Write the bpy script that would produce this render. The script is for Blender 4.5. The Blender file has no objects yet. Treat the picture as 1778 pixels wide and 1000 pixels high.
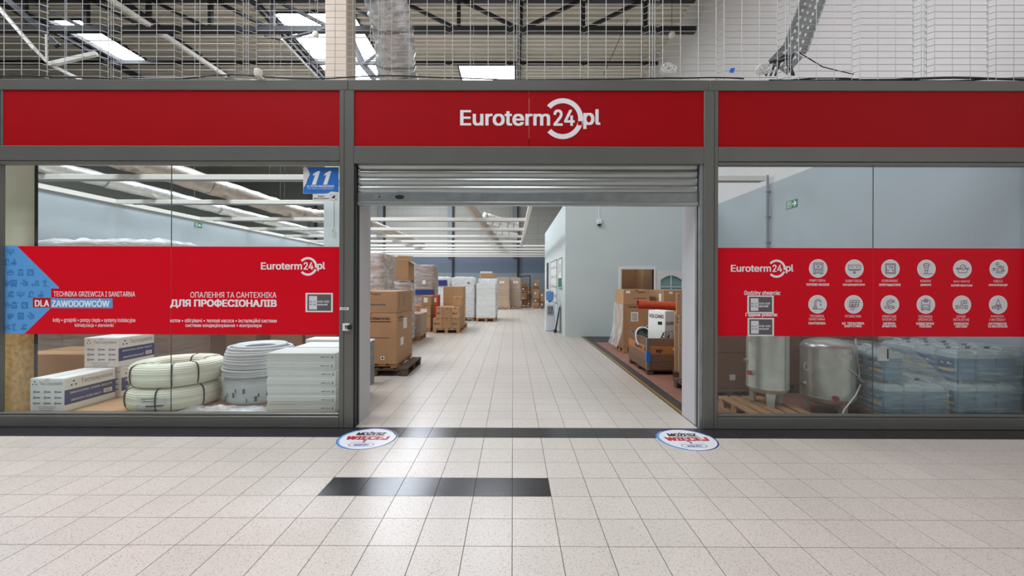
import bpy, bmesh, math, random, os
from mathutils import Vector, Matrix, Euler, noise
from mathutils.geometry import delaunay_2d_cdt
random.seed(7)
R = math.radians
sc = bpy.context.scene
C = sc.collection

# ------------------------------------------------------------------ camera
F = 716.0
cam_d = bpy.data.cameras.new('camera'); cam = bpy.data.objects.new('camera', cam_d); C.objects.link(cam)
CAMR = Matrix.Rotation(0.0020, 3, 'Z') @ Matrix.Rotation(math.pi / 2, 3, 'X') @ Matrix.Rotation(0.0026, 3, 'Z')
cam.location = (0, 0, 1.64); cam.rotation_euler = CAMR.to_euler()
cam_d.sensor_width = 36; cam_d.lens = F / 1778 * 36; cam_d.shift_y = -9 / 1778; cam_d.clip_end = 200
sc.camera = cam
# ------------------------------------------------------------------ world, light, exposure
w = bpy.data.worlds.new('sky'); sc.world = w; w.use_nodes = True
w.node_tree.nodes['Background'].inputs[0].default_value = (0.75, 0.86, 1, 1)
w.node_tree.nodes['Background'].inputs[1].default_value = 1.0
sc.view_settings.view_transform = 'Standard'; sc.view_settings.look = 'None'
sc.view_settings.exposure = 0.0; sc.view_settings.gamma = 1.0; sc.view_settings.use_curve_mapping = False
SKYLIGHT = 16.0     # radiance of the daylight coming through the roof panes
ROOF = 11.2
# x0, x1, y0, y1 of every roof light
SKYLIGHTS = [(-8.5, -5.7, 14.6, 34.0), (-17.0, -15.8, 15.0, 17.9), (-2.4, 0.05, 18.1, 23.5),
             (-8.5, -5.7, -3.0, 12.8), (-.9, 0.7, -3.0, 6.0), (-17.0, -15.8, -2, 12.8), (-13.0, -11.5, 21, 31)]  # wide strips lengthened, last two panes added out of view, to brighten store

# ------------------------------------------------------------------ helpers
def ray(px, py):
    return CAMR @ Vector(((px - 889) / F, (491 - py) / F, -1))
def pt(px, py, Y):
    d = ray(px, py); return Vector((0, 0, 1.64)) + d * (Y / d.y)
def gx(px, Y, py=491): return pt(px, py, Y).x
def gz(py, Y, px=889): return pt(px, py, Y).z
def lin(c): return tuple(((v / 255) / 12.92 if v / 255 <= .04045 else ((v / 255 + .055) / 1.055) ** 2.4) for v in c) + (1,)
MATS = {}
def pm(name, col, rough=.5, metal=0, var=0.0, scale=4, bump=0, bscale=40, rnd=0.0, spec=.5, stretch=(1, 1, 1), detail=4, world=False):
    if name in MATS: return MATS[name]
    m = bpy.data.materials.new(name); m.use_nodes = True; nt = m.node_tree; N = nt.nodes; L = nt.links
    b = N['Principled BSDF']; c = lin(col)
    b.inputs['Base Color'].default_value = c; b.inputs['Roughness'].default_value = rough
    b.inputs['Metallic'].default_value = metal; b.inputs['Specular IOR Level'].default_value = spec
    if var or bump or rnd:
        if world: tc = N.new('ShaderNodeNewGeometry').outputs['Position']
        else: tc = N.new('ShaderNodeTexCoord').outputs['Object']
        mp = N.new('ShaderNodeMapping'); mp.inputs['Scale'].default_value = stretch; L.new(tc, mp.inputs[0])
    if var or rnd:
        nz = N.new('ShaderNodeTexNoise'); nz.inputs['Scale'].default_value = scale; nz.inputs['Detail'].default_value = detail
        L.new(mp.outputs[0], nz.inputs['Vector'])
        mr = N.new('ShaderNodeMapRange'); mr.inputs[1].default_value = .3; mr.inputs[2].default_value = .7
        mr.inputs[3].default_value = 1 - var; mr.inputs[4].default_value = 1 + var * .6
        L.new(nz.outputs['Fac'], mr.inputs[0]); val = mr.outputs[0]
        if rnd:
            oi = N.new('ShaderNodeObjectInfo'); m2 = N.new('ShaderNodeMapRange')
            m2.inputs[3].default_value = 1 - rnd; m2.inputs[4].default_value = 1 + rnd
            L.new(oi.outputs['Random'], m2.inputs[0])
            mu = N.new('ShaderNodeMath'); mu.operation = 'MULTIPLY'; L.new(val, mu.inputs[0]); L.new(m2.outputs[0], mu.inputs[1]); val = mu.outputs[0]
        vm = N.new('ShaderNodeVectorMath'); vm.operation = 'SCALE'; vm.inputs[0].default_value = c[:3]
        L.new(val, vm.inputs['Scale']); L.new(vm.outputs[0], b.inputs['Base Color'])
    if bump:
        n2 = N.new('ShaderNodeTexNoise'); n2.inputs['Scale'].default_value = bscale; n2.inputs['Detail'].default_value = 3
        L.new(mp.outputs[0], n2.inputs['Vector'])
        bp = N.new('ShaderNodeBump'); bp.inputs['Strength'].default_value = bump; bp.inputs['Distance'].default_value = .02
        L.new(n2.outputs['Fac'], bp.inputs['Height']); L.new(bp.outputs[0], b.inputs['Normal'])
    MATS[name] = m; return m
def emit(name, col, s):
    m = bpy.data.materials.new(name); m.use_nodes = True; N = m.node_tree.nodes; N.clear()
    e = N.new('ShaderNodeEmission'); e.inputs[0].default_value = lin(col); e.inputs[1].default_value = s
    o = N.new('ShaderNodeOutputMaterial'); m.node_tree.links.new(e.outputs[0], o.inputs[0]); MATS[name] = m; return m
def clear_mat(name, col, base, rough=.1, film=0.0, scale=6, stretch=(1, 1, 1), fres=1.45):
    """see-through sheet: transparent + a glossy/diffuse coat (glass when film = 0)"""
    m = bpy.data.materials.new(name); m.use_nodes = True; nt = m.node_tree; N = nt.nodes; L = nt.links
    b = N['Principled BSDF']; out = N['Material Output']
    b.inputs['Base Color'].default_value = lin(col); b.inputs['Roughness'].default_value = rough
    if not film:
        N.remove(b); b = N.new('ShaderNodeBsdfGlossy'); b.inputs['Roughness'].default_value = rough; b.inputs[0].default_value = lin(col)
    tr = N.new('ShaderNodeBsdfTransparent'); tr.inputs[0].default_value = base
    mx = N.new('ShaderNodeMixShader'); L.new(tr.outputs[0], mx.inputs[1]); L.new(b.outputs[0], mx.inputs[2]); L.new(mx.outputs[0], out.inputs[0])
    if film:
        tc = N.new('ShaderNodeTexCoord'); mp = N.new('ShaderNodeMapping'); mp.inputs['Scale'].default_value = stretch; L.new(tc.outputs['Object'], mp.inputs[0])
        nz = N.new('ShaderNodeTexNoise'); nz.inputs['Scale'].default_value = scale; nz.inputs['Detail'].default_value = 6; nz.inputs['Distortion'].default_value = .25
        L.new(mp.outputs[0], nz.inputs['Vector'])
        mr = N.new('ShaderNodeMapRange'); mr.inputs[1].default_value = .38; mr.inputs[2].default_value = .66; mr.inputs[3].default_value = film * .6; mr.inputs[4].default_value = min(1, film * 1.35)
        L.new(nz.outputs['Fac'], mr.inputs[0]); L.new(mr.outputs[0], mx.inputs[0])
        bp = N.new('ShaderNodeBump'); bp.inputs['Strength'].default_value = .8; bp.inputs['Distance'].default_value = .03
        L.new(nz.outputs['Fac'], bp.inputs['Height']); L.new(bp.outputs[0], b.inputs['Normal'])
    else:
        g = N.new('ShaderNodeNewGeometry'); dt = N.new('ShaderNodeVectorMath'); dt.operation = 'DOT_PRODUCT'     # Schlick reflectance, the same from both sides of the sheet
        L.new(g.outputs['Normal'], dt.inputs[0]); L.new(g.outputs['Incoming'], dt.inputs[1])
        def mth(op, a, b=0.0):
            q = N.new('ShaderNodeMath'); q.operation = op
            for i, v in enumerate((a, b)):
                if isinstance(v, float): q.inputs[i].default_value = v
                else: L.new(v, q.inputs[i])
            return q.outputs[0]
        f0 = ((fres - 1) / (fres + 1)) ** 2
        p5 = mth('POWER', mth('SUBTRACT', 1.0, mth('ABSOLUTE', dt.outputs['Value'])), 5.0)
        L.new(mth('ADD', mth('MULTIPLY', p5, 1 - f0), f0), mx.inputs[0])
    MATS[name] = m; return m

def tag(o, label=None, cat=None, group=None, kind=None):
    if label: o['label'] = label
    if cat: o['category'] = cat
    if group: o['group'] = group
    if kind: o['kind'] = kind
    return o
WLOC = {}
def thing(name, loc, label=None, cat=None, group=None, kind=None, parent=None):
    o = bpy.data.objects.new(name, None); C.objects.link(o); o.empty_display_size = .1
    loc = Vector(loc); WLOC[o.name] = loc
    if parent: o.parent = parent; o.location = loc - WLOC[parent.name]
    else: o.location = loc
    return tag(o, label, cat, group, kind)
class MB:
    def __init__(s): s.v = []; s.f = []
    def add(s, v, f):
        n = len(s.v); s.v += [Vector(p) for p in v]; s.f += [tuple(i + n for i in q) for q in f]; return s
    def box(s, x0, x1, y0, y1, z0, z1, c=0):
        if c <= 0:
            return s.add([(x, y, z) for z in (z0, z1) for y in (y0, y1) for x in (x0, x1)],
                         [(0, 2, 3, 1), (4, 5, 7, 6), (0, 1, 5, 4), (2, 6, 7, 3), (0, 4, 6, 2), (1, 3, 7, 5)])
        bm = bmesh.new(); bmesh.ops.create_cube(bm, size=1)
        for v in bm.verts:
            v.co = Vector(((x0 + x1) / 2 + v.co.x * (x1 - x0), (y0 + y1) / 2 + v.co.y * (y1 - y0), (z0 + z1) / 2 + v.co.z * (z1 - z0)))
        bmesh.ops.bevel(bm, geom=bm.edges[:], offset=c, segments=1, affect='EDGES', profile=.5)
        bm.verts.index_update(); s.add([v.co.copy() for v in bm.verts], [[v.index for v in f.verts] for f in bm.faces]); bm.free(); return s
    def bar(s, a, b, wd, ht, up=(0, 0, 1)):
        a = Vector(a); b = Vector(b); d = (b - a).normalized(); u = Vector(up)
        if abs(d.dot(u)) > .99: u = Vector((0, 1, 0))
        r = d.cross(u).normalized(); u = r.cross(d)
        vs = [p + r * (i * wd / 2) + u * (j * ht / 2) for p in (a, b) for j in (-1, 1) for i in (-1, 1)]
        return s.add(vs, [(0, 1, 3, 2), (4, 6, 7, 5), (0, 4, 5, 1), (2, 3, 7, 6), (0, 2, 6, 4), (1, 5, 7, 3)])
    def tube(s, path, r, n=6, cap=True, closed=False, rf=None):
        path = [Vector(p) for p in path]; m = len(path); rings = []; pu = None
        for i, p in enumerate(path):
            if closed: d = path[(i + 1) % m] - path[i - 1]
            else: d = path[min(i + 1, m - 1)] - path[max(i - 1, 0)]
            d.normalize()
            if pu is None:
                u = Vector((0, 0, 1)) if abs(d.z) < .9 else Vector((0, 1, 0))
            else: u = pu
            u = (u - d * u.dot(d)).normalized(); pu = u; rr = d.cross(u)
            ring = []
            for k in range(n):
                a = 2 * math.pi * k / n; q = r if rf is None else r * rf(i, k)
                ring.append(p + (u * math.cos(a) + rr * math.sin(a)) * q)
            rings.append(ring)
        vs = [q for g in rings for q in g]; fs = []
        for i in range(m if closed else m - 1):
            j = (i + 1) % m
            for k in range(n):
                l = (k + 1) % n; fs.append((i * n + k, j * n + k, j * n + l, i * n + l))
        if cap and not closed: fs += [tuple(range(n)), tuple(range((m - 1) * n, m * n))[::-1]]
        return s.add(vs, fs)
    def lathe(s, prof, c, n=40, closed=False):
        c = Vector(c); vs = []; fs = []; m = len(prof)
        for i in range(n):
            a = 2 * math.pi * i / n
            for r, z in prof: vs.append(c + Vector((r * math.cos(a), r * math.sin(a), z)))
        for i in range(n):
            j = (i + 1) % n
            for k in range(m if closed else m - 1):
                l = (k + 1) % m; fs.append((i * m + k, j * m + k, j * m + l, i * m + l))
        return s.add(vs, fs)
    def extr(s, poly, axis, a, b):
        """prism: poly of 2D points, extruded along axis 'x','y','z' from a to b"""
        def P(u, v, t): return {'x': (t, u, v), 'y': (u, t, v), 'z': (u, v, t)}[axis]
        n = len(poly); vs = [P(u, v, a) for u, v in poly] + [P(u, v, b) for u, v in poly]
        return s.add(vs, [tuple(range(n)), tuple(range(n, 2 * n))[::-1]] + [(i, i + n, (i + 1) % n + n, (i + 1) % n) for i in range(n)])
    def sphere(s, c, r, n=12, m=8, sz=1):
        return s.lathe([(max(1e-4, r * math.sin(math.pi * k / m)), -r * sz * math.cos(math.pi * k / m)) for k in range(m + 1)], c, n)
    def xf(s, M):
        s.v = [M @ p for p in s.v]; return s
    def build(s, name, mat, parent=None, smooth=False, origin=None, label=None, cat=None, group=None, kind=None, local=False):
        me = bpy.data.meshes.new(name)
        if local: o0 = Vector((0, 0, 0)); wl = WLOC[parent.name] if parent else Vector(origin or (0, 0, 0))
        else:
            if parent: o0 = WLOC[parent.name]
            elif origin is not None: o0 = Vector(origin)
            else:
                xs = [p.x for p in s.v]; ys = [p.y for p in s.v]; zs = [p.z for p in s.v]
                o0 = Vector(((min(xs) + max(xs)) / 2, (min(ys) + max(ys)) / 2, min(zs)))
            wl = o0
        me.from_pydata([p - o0 for p in s.v], [], s.f)
        bm = bmesh.new(); bm.from_mesh(me); bmesh.ops.recalc_face_normals(bm, faces=bm.faces[:]); bm.to_mesh(me); bm.free()
        me.materials.append(mat if not isinstance(mat, str) else MATS[mat])
        if smooth:
            me.polygons.foreach_set('use_smooth', [True] * len(me.polygons))
            if smooth != 2: me.set_sharp_from_angle(angle=R(40))
        ob = bpy.data.objects.new(name, me); C.objects.link(ob); WLOC[ob.name] = wl
        if parent: ob.parent = parent
        else: ob.location = wl
        return tag(ob, label, cat, group, kind)
def link_copy(o, parent=None, off=None):
    c = o.copy(); C.objects.link(c)
    if parent: c.parent = parent
    if off is not None: c.location = o.location + Vector(off)
    WLOC[c.name] = WLOC[o.name] + Vector(off or (0, 0, 0)); return c
def copy_tree(o, parent=None, loc=None, rz=None, label=None):
    c = o.copy(); C.objects.link(c)
    if parent: c.parent = parent
    if loc is not None: c.location = loc
    if rz is not None: c.rotation_euler[2] = rz
    if label: c['label'] = label
    WLOC[c.name] = Vector(c.location)
    for ch in list(o.children): copy_tree(ch, c)
    return c
# ---- flat print: 2D shapes laid on a plane
FONT = None
try: FONT = bpy.data.fonts.load(os.path.join(bpy.utils.resource_path('LOCAL'), 'datafiles', 'fonts', 'Inter.woff2'))
except Exception: pass
GL = {}
def glyphs(t, bold, shear):
    """outline of the text as one flat mesh: contours (and, for bold, shifted copies) united by winding number"""
    key = (t, bold, shear)
    if key in GL: return GL[key]
    cu = bpy.data.curves.new('lettering', 'FONT'); cu.body = t; cu.resolution_u = 3; cu.shear = shear; cu.fill_mode = 'NONE'
    if FONT: cu.font = FONT
    ob = bpy.data.objects.new('lettering', cu); me = bpy.data.meshes.new_from_object(ob)
    nb = {}
    for e in me.edges:
        p, q = e.vertices; nb.setdefault(p, []).append(q); nb.setdefault(q, []).append(p)
    co = [(v.co.x, v.co.y) for v in me.vertices]; seen = set(); loops = []
    for v0 in range(len(co)):
        if v0 in seen or v0 not in nb: continue
        loop = [v0]; seen.add(v0); prev, cur = v0, max(nb[v0]) if len(nb[v0]) > 1 and v0 + 1 not in nb[v0] else (v0 + 1 if v0 + 1 in nb[v0] else nb[v0][0])
        while cur != v0 and cur not in seen:
            loop.append(cur); seen.add(cur); nx = [q for q in nb[cur] if q != prev]; prev = cur
            if not nx: break
            cur = nx[0]
        if len(loop) > 2: loops.append(loop)
    bpy.data.objects.remove(ob); bpy.data.curves.remove(cu); bpy.data.meshes.remove(me)
    offs = [(0, 0)] if bold <= 0 else [(i, j) for i in ((-1, 1) if bold < .035 else (-1, -.35, .35, 1)) for j in (-.5, .5)]
    vs = []; fs = []; sg = []
    for ox, oy in offs:
        for lp in loops:
            n0 = len(vs); P = [(co[i][0] + ox * bold, co[i][1] + oy * bold) for i in lp]
            ar = sum(P[i - 1][0] * P[i][1] - P[i][0] * P[i - 1][1] for i in range(len(P)))
            if abs(ar) < 1e-8: continue
            vs += [Vector(p) for p in (P if ar > 0 else P[::-1])]; fs.append(list(range(n0, n0 + len(P)))); sg.append(1 if ar > 0 else -1)
    if not fs: GL[key] = ([], []); return GL[key]
    # outer contours turn the same way as the largest one
    r = delaunay_2d_cdt(vs, [], fs, 0, 1e-5)
    out = []
    for f, of_ in zip(r[2], r[5]):
        if sum(sg[k] for k in of_) != 0: out.append(tuple(f))
    GL[key] = ([(v.x, v.y) for v in r[0]], out); return GL[key]
class S2:
    def __init__(s): s.v = []; s.f = []
    def add(s, v, f):
        n = len(s.v); s.v += [tuple(p) for p in v]; s.f += [tuple(i + n for i in q) for q in f]; return s
    def rect(s, a0, a1, b0, b1): return s.add([(a0, b0), (a1, b0), (a1, b1), (a0, b1)], [(0, 1, 2, 3)])
    def poly(s, p): return s.add(p, [tuple(range(len(p)))])
    def disc(s, a, b, r, n=32, rb=None):
        rb = rb or r; return s.poly([(a + r * math.cos(2 * math.pi * k / n), b + rb * math.sin(2 * math.pi * k / n)) for k in range(n)])
    def ring(s, a, b, r0, r1, t0=0, t1=360, n=32):
        vs = []; 
        for k in range(n + 1):
            t = R(t0 + (t1 - t0) * k / n)
            vs += [(a + r0 * math.cos(t), b + r0 * math.sin(t)), (a + r1 * math.cos(t), b + r1 * math.sin(t))]
        return s.add(vs, [(2 * k, 2 * k + 1, 2 * k + 3, 2 * k + 2) for k in range(n)])
    def line(s, p, w, closed=False):
        n = len(p)
        for i in range(n if closed else n - 1):
            a = Vector(p[i]); b = Vector(p[(i + 1) % n]); d = b - a
            if d.length < 1e-6: continue
            d.normalize(); q = Vector((-d.y, d.x)) * w / 2; e = d * w * .35
            dd = .00004 * (len(s.f) % 9); s.add([(*(a - e - q), dd), (*(b + e - q), dd), (*(b + e + q), dd), (*(a - e + q), dd)], [(0, 1, 2, 3)])
        return s
    def frame(s, a0, a1, b0, b1, w): return s.line([(a0, b0), (a1, b0), (a1, b1), (a0, b1)], w, True)
    def text(s, t, a0, a1, b0, b1, bold=0.0, shear=0.0):
        """glyphs fitted to the rectangle a0..a1 x b0..b1"""
        V, Fc = glyphs(t, max(0.0, bold), shear)
        if V:
            x0 = min(p[0] for p in V); x1 = max(p[0] for p in V); y0 = min(p[1] for p in V); y1 = max(p[1] for p in V)
            sx = (a1 - a0) / (x1 - x0); sy = (b1 - b0) / (y1 - y0)
            s.add([(a0 + (p[0] - x0) * sx, b0 + (p[1] - y0) * sy) for p in V], Fc)
        return s
    def on(s, plane, c, name, mat, parent, **k):
        mp = {'F': lambda a, b, d=0: (a, c - d, b), 'R': lambda a, b, d=0: (c + d, a, b), 'L': lambda a, b, d=0: (c - d, -a, b), 'T': lambda a, b, d=0: (a, b, c + d)}[plane]
        m = MB(); m.add([mp(*p) for p in s.v], s.f); me_o = m.build(name, mat, parent, **k)
        return me_o

# ------------------------------------------------------------------ materials
pm('frame', (112, 112, 106), .38, .35, var=.05, scale=2)
pm('frame_dark', (38, 38, 38), .5)
pm('red', (164, 5, 16), .5, var=.03, scale=1.5, spec=.14)
pm('red_vinyl', (220, 4, 32), .45, var=.02, scale=1, spec=.15)
pm('dark_red', (180, 8, 32), .35)
pm('white_ink', (240, 240, 240), .45)
pm('blue_ink', (92, 160, 220), .35)
pm('mid_blue_ink', (52, 116, 178), .4)
pm('navy_ink', (46, 58, 120), .4)
pm('black_ink', (26, 24, 24), .5)
pm('grey_ink', (96, 92, 96), .5)
pm('icon_grey', (222, 222, 224), .4)
pm('icon_line', (120, 84, 96), .5)
pm('paper', (228, 226, 222), .6)
pm('galv', (158, 162, 162), .36, .75, var=.12, scale=9, bump=.05, bscale=30)
pm('zinc', (208, 212, 202), .3, .6, var=.16, scale=6, bump=.04, bscale=14)
pm('slat', (176, 180, 178), .3, .8, var=.1, scale=3, stretch=(.6, 1, 8))
pm('jamb', (196, 194, 196), .7, var=.04, scale=3, bump=.1, bscale=200)
pm('kraft', (174, 134, 94), .75, var=.06, scale=3, rnd=.1, stretch=(1, 1, 1))
pm('kraft_dark', (132, 96, 70), .75, var=.08, scale=3, rnd=.08)
pm('kraft_tape', (150, 104, 62), .4)
pm('white_carton', (240, 240, 234), .6, var=.03, scale=3, rnd=.03)
pm('orange_carton', (206, 84, 44), .6, var=.05, rnd=.05)
pm('wood', (176, 132, 90), .75, var=.22, scale=5, stretch=(6, 1, 6), rnd=.12)
pm('wood_y', (176, 132, 90), .75, var=.22, scale=5, stretch=(6, .8, 6), rnd=.12)
pm('dark_wood', (92, 72, 56), .8, var=.25, scale=5, stretch=(5, 5, 5), rnd=.12)
pm('old_wood', (122, 92, 70), .8, var=.3, scale=6, stretch=(2, 2, 14), rnd=.15)
pm('orange_wood', (178, 112, 60), .7, var=.2, scale=6, stretch=(2, 2, 14), rnd=.08)
pm('osb', (228, 180, 114), .75, var=.32, scale=16, stretch=(1, 1, 1))
pm('osb_paint', (236, 230, 204), .6, var=.05, scale=4)
pm('foil', (222, 220, 216), .3, .6, var=.1, scale=6, bump=1.0, bscale=9)
pm('duct_cloth', (186, 172, 160), .42, .55, var=.16, scale=5, bump=.8, bscale=8)
pm('wire', (180, 180, 176), .5, .3)
pm('black_cable', (24, 24, 26), .5)
pm('white_cable', (222, 220, 214), .5)
pm('steel_dark', (48, 48, 50), .55, .2, var=.1)
pm('roof', (214, 206, 190), .6, var=.07, scale=.5)
pm('concrete', (192, 174, 156), .8, var=.08, scale=2, bump=.1)
pm('hall_white', (222, 216, 212), .8, var=.03, scale=.8)
pm('partition', (168, 177, 181), .7, var=.03, scale=1)
pm('office', (203, 213, 210), .65, var=.03, scale=.8)
pm('blue_panel', (104, 116, 132), .6, var=.05, scale=.4)
pm('grey_panel', (176, 176, 168), .6, var=.05, scale=.4)
pm('pale_panel', (136, 144, 148), .6, var=.04)
pm('beam_white', (226, 222, 212), .5)
pm('room_beige', (178, 150, 124), .8)
pm('door_white', (232, 230, 224), .45)
pm('plastic_white', (224, 230, 234), .35)
pm('plastic_grey', (140, 142, 146), .45)
pm('black_plastic', (28, 28, 30), .45)
pm('bottle_blue', (96, 150, 206), .12, spec=.8)
pm('coolant', (88, 142, 170), .25, var=.12, scale=8, rnd=.06)
pm('canister_top', (196, 210, 210), .35)
pm('canister_label', (26, 58, 110), .4)
pm('yellow', (222, 198, 40), .45)
pm('green', (24, 120, 78), .45)
pm('red_cap', (176, 44, 52), .4)
pm('red_pipe', (190, 70, 42), .35)
pm('cream_pipe', (244, 242, 218), .35, var=.05, scale=8)
pm('grey_pipe', (226, 233, 233), .32, var=.04, scale=8)
pm('grout', (62, 56, 51), .85)
pm('red_floor', (150, 104, 88), .6, var=.16, scale=3, world=True)
pm('dark_floor', (62, 60, 58), .5, var=.15, scale=4, world=True)
pm('blue_tape', (36, 112, 200), .5)
clear_mat('glass', (255, 255, 255), (.94, .965, .96, 1), .0, fres=1.45)
clear_mat('door_glass', (255, 255, 255), (.78, .88, .88, 1), .1, fres=1.5)
clear_mat('film', (236, 236, 236), (1, 1, 1, 1), .18, film=.34, scale=3, stretch=(1, 1, 7))
clear_mat('film_white', (240, 240, 240), (1, 1, 1, 1), .22, film=.55, scale=3.5, stretch=(1.2, 1.2, 4))
clear_mat('film_thin', (230, 238, 238), (1, 1, 1, 1), .16, film=.2, scale=3, stretch=(1, 1, 8))
clear_mat('film_sheet', (238, 238, 236), (1, 1, 1, 1), .25, film=.4, scale=9, stretch=(1, 1, .5))
clear_mat('film_can', (226, 236, 238), (1, 1, 1, 1), .14, film=.3, scale=3, stretch=(1, 1, 9))
emit('skylight', (236, 244, 255), SKYLIGHT)

def terrazzo(name, base, specks, rough):
    m = bpy.data.materials.new(name); m.use_nodes = True; nt = m.node_tree; N = nt.nodes; L = nt.links; b = N['Principled BSDF']
    g = N.new('ShaderNodeNewGeometry'); oi = N.new('ShaderNodeObjectInfo')
    vo = N.new('ShaderNodeTexVoronoi'); vo.inputs['Scale'].default_value = 110; L.new(g.outputs['Position'], vo.inputs['Vector'])
    nz = N.new('ShaderNodeTexNoise'); nz.inputs['Scale'].default_value = 60; nz.inputs['Detail'].default_value = 2; L.new(g.outputs['Position'], nz.inputs['Vector'])
    n3 = N.new('ShaderNodeTexNoise'); n3.inputs['Scale'].default_value = 1.1; n3.inputs['Detail'].default_value = 3; L.new(g.outputs['Position'], n3.inputs['Vector'])
    sx = N.new('ShaderNodeSeparateColor'); L.new(vo.outputs['Color'], sx.inputs[0])
    th = N.new('ShaderNodeMapRange'); th.inputs[1].default_value = .7; th.inputs[2].default_value = .78; L.new(sx.outputs[0], th.inputs[0])
    ds = N.new('ShaderNodeMapRange'); ds.inputs[1].default_value = .36; ds.inputs[2].default_value = .24; L.new(vo.outputs['Distance'], ds.inputs[0])
    mu = N.new('ShaderNodeMath'); mu.operation = 'MULTIPLY'; L.new(th.outputs[0], mu.inputs[0]); L.new(ds.outputs[0], mu.inputs[1])
    mx = N.new('ShaderNodeMix'); mx.data_type = 'RGBA'; mx.inputs[6].default_value = lin(base); mx.inputs[7].default_value = lin(specks); L.new(mu.outputs[0], mx.inputs[0])
    # fine grain, dirt clouds and a slight tint per tile
    mr = N.new('ShaderNodeMapRange'); mr.inputs[1].default_value = .3; mr.inputs[2].default_value = .7; mr.inputs[3].default_value = .9; mr.inputs[4].default_value = 1.06; L.new(nz.outputs[0], mr.inputs[0])
    m3 = N.new('ShaderNodeMapRange'); m3.inputs[1].default_value = .3; m3.inputs[2].default_value = .7; m3.inputs[3].default_value = .95; m3.inputs[4].default_value = 1.03; L.new(n3.outputs[0], m3.inputs[0])
    m4 = N.new('ShaderNodeMapRange'); m4.inputs[3].default_value = .97; m4.inputs[4].default_value = 1.03; L.new(oi.outputs['Random'], m4.inputs[0])
    a = N.new('ShaderNodeMath'); a.operation = 'MULTIPLY'; L.new(mr.outputs[0], a.inputs[0]); L.new(m3.outputs[0], a.inputs[1])
    a2 = N.new('ShaderNodeMath'); a2.operation = 'MULTIPLY'; L.new(a.outputs[0], a2.inputs[0]); L.new(m4.outputs[0], a2.inputs[1])
    vm = N.new('ShaderNodeVectorMath'); vm.operation = 'SCALE'; L.new(mx.outputs[2], vm.inputs[0]); L.new(a2.outputs[0], vm.inputs['Scale'])
    L.new(vm.outputs[0], b.inputs['Base Color'])
    rr = N.new('ShaderNodeMapRange'); rr.inputs[1].default_value = .3; rr.inputs[2].default_value = .7; rr.inputs[3].default_value = rough; rr.inputs[4].default_value = rough + .05; L.new(n3.outputs[0], rr.inputs[0])
    L.new(rr.outputs[0], b.inputs['Roughness'])
    MATS[name] = m
terrazzo('tile', (199, 189, 178), (112, 90, 76), .29)
terrazzo('black_tile', (44, 43, 44), (74, 72, 72), .2)

# ================================================================== THE SETTING
def st(name, m, mat, parent=None, smooth=False, **k):
    return m.build(name, mat, parent, smooth, kind=None if parent else 'structure', **k)
XR, XL, YB = 6.08, -11.7, 38.0      # store partitions: right wall, left wall, hall's back wall
# ---- floor: slab with single tiles near the camera, the rest one field
floor = st('floor', MB().box(-26, 7, -14, YB, -.12, -.0014), 'grout', origin=(0, 0, 0))
def tile_geo(m, x, y, s=.3, g=.0019, ch=.0006):
    a, b, c, d = x + g, x + s - g, y + g, y + s - g
    return m.add([(a, c, -.0016), (b, c, -.0016), (b, d, -.0016), (a, d, -.0016), (a + ch, c + ch, 0), (b - ch, c + ch, 0), (b - ch, d - ch, 0), (a + ch, d - ch, 0)],
                 [(4, 5, 6, 7), (0, 1, 5, 4), (1, 2, 6, 5), (2, 3, 7, 6), (3, 0, 4, 7)])
proto = {}
TY = 3.167
def black(i, k): return k == 4 or (k == 0 and -5 <= i <= 0)
single = set()
for k in range(-3, 9):
    yf = TY + .3 * (k + 1)
    half = 889 * yf / F
    for i in range(-40, 40):
        x0 = .3 * i
        if k >= 5 and not (-6 <= i <= 6): continue
        if x0 + .3 < -half or x0 > half or x0 > 6: continue
        single.add((i, k))
        mt = 'black_tile' if black(i, k) else 'tile'
        if mt not in proto:
            o = tile_geo(MB(), 0, 0).build(mt, mt, floor, local=True); o.location = (x0, TY + .3 * k, 0); proto[mt] = o
        else:
            o = proto[mt].copy(); C.objects.link(o); o.location = (x0, TY + .3 * k, 0)
fm = MB(); bmf = MB()
for k in range(-34, 117):
    y0 = TY + .3 * k
    for i in range(-42, 21):
        x0 = .3 * i
        if (i, k) in single: continue
        if k >= 5 and (x0 > 2.0 or x0 < -11.9): continue
        (bmf if black(i, k) else fm).add([], []); tile_geo(bmf if black(i, k) else fm, x0, y0)
fm.build('tile_field', 'tile', floor, kind='stuff')
bmf.build('black_tile_row', 'black_tile', floor, kind='stuff')
# right-hand floor covering inside the store: yellow edge strip, dark band, red-brown sheet
MB().box(2.115, 2.15, 5.15, 12.6, -.004, .012).build('edge_strip', 'yellow' if False else pm('brass', (176, 140, 70), .4, .4), floor)
MB().box(2.15, 2.3, 4.8, 12.6, -.004, .008).build('dark_band', 'dark_floor', floor)
MB().box(2.303, XR, 11.4, 12.6, -.004, .008).build('dark_band', 'dark_floor', floor)
for a in range(6):
    y0 = 4.8 + a * 1.1
    MB().box(2.303, XR, y0, y0 + 1.097, -.004, .006).build('floor_sheet', 'red_floor', floor)
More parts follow.
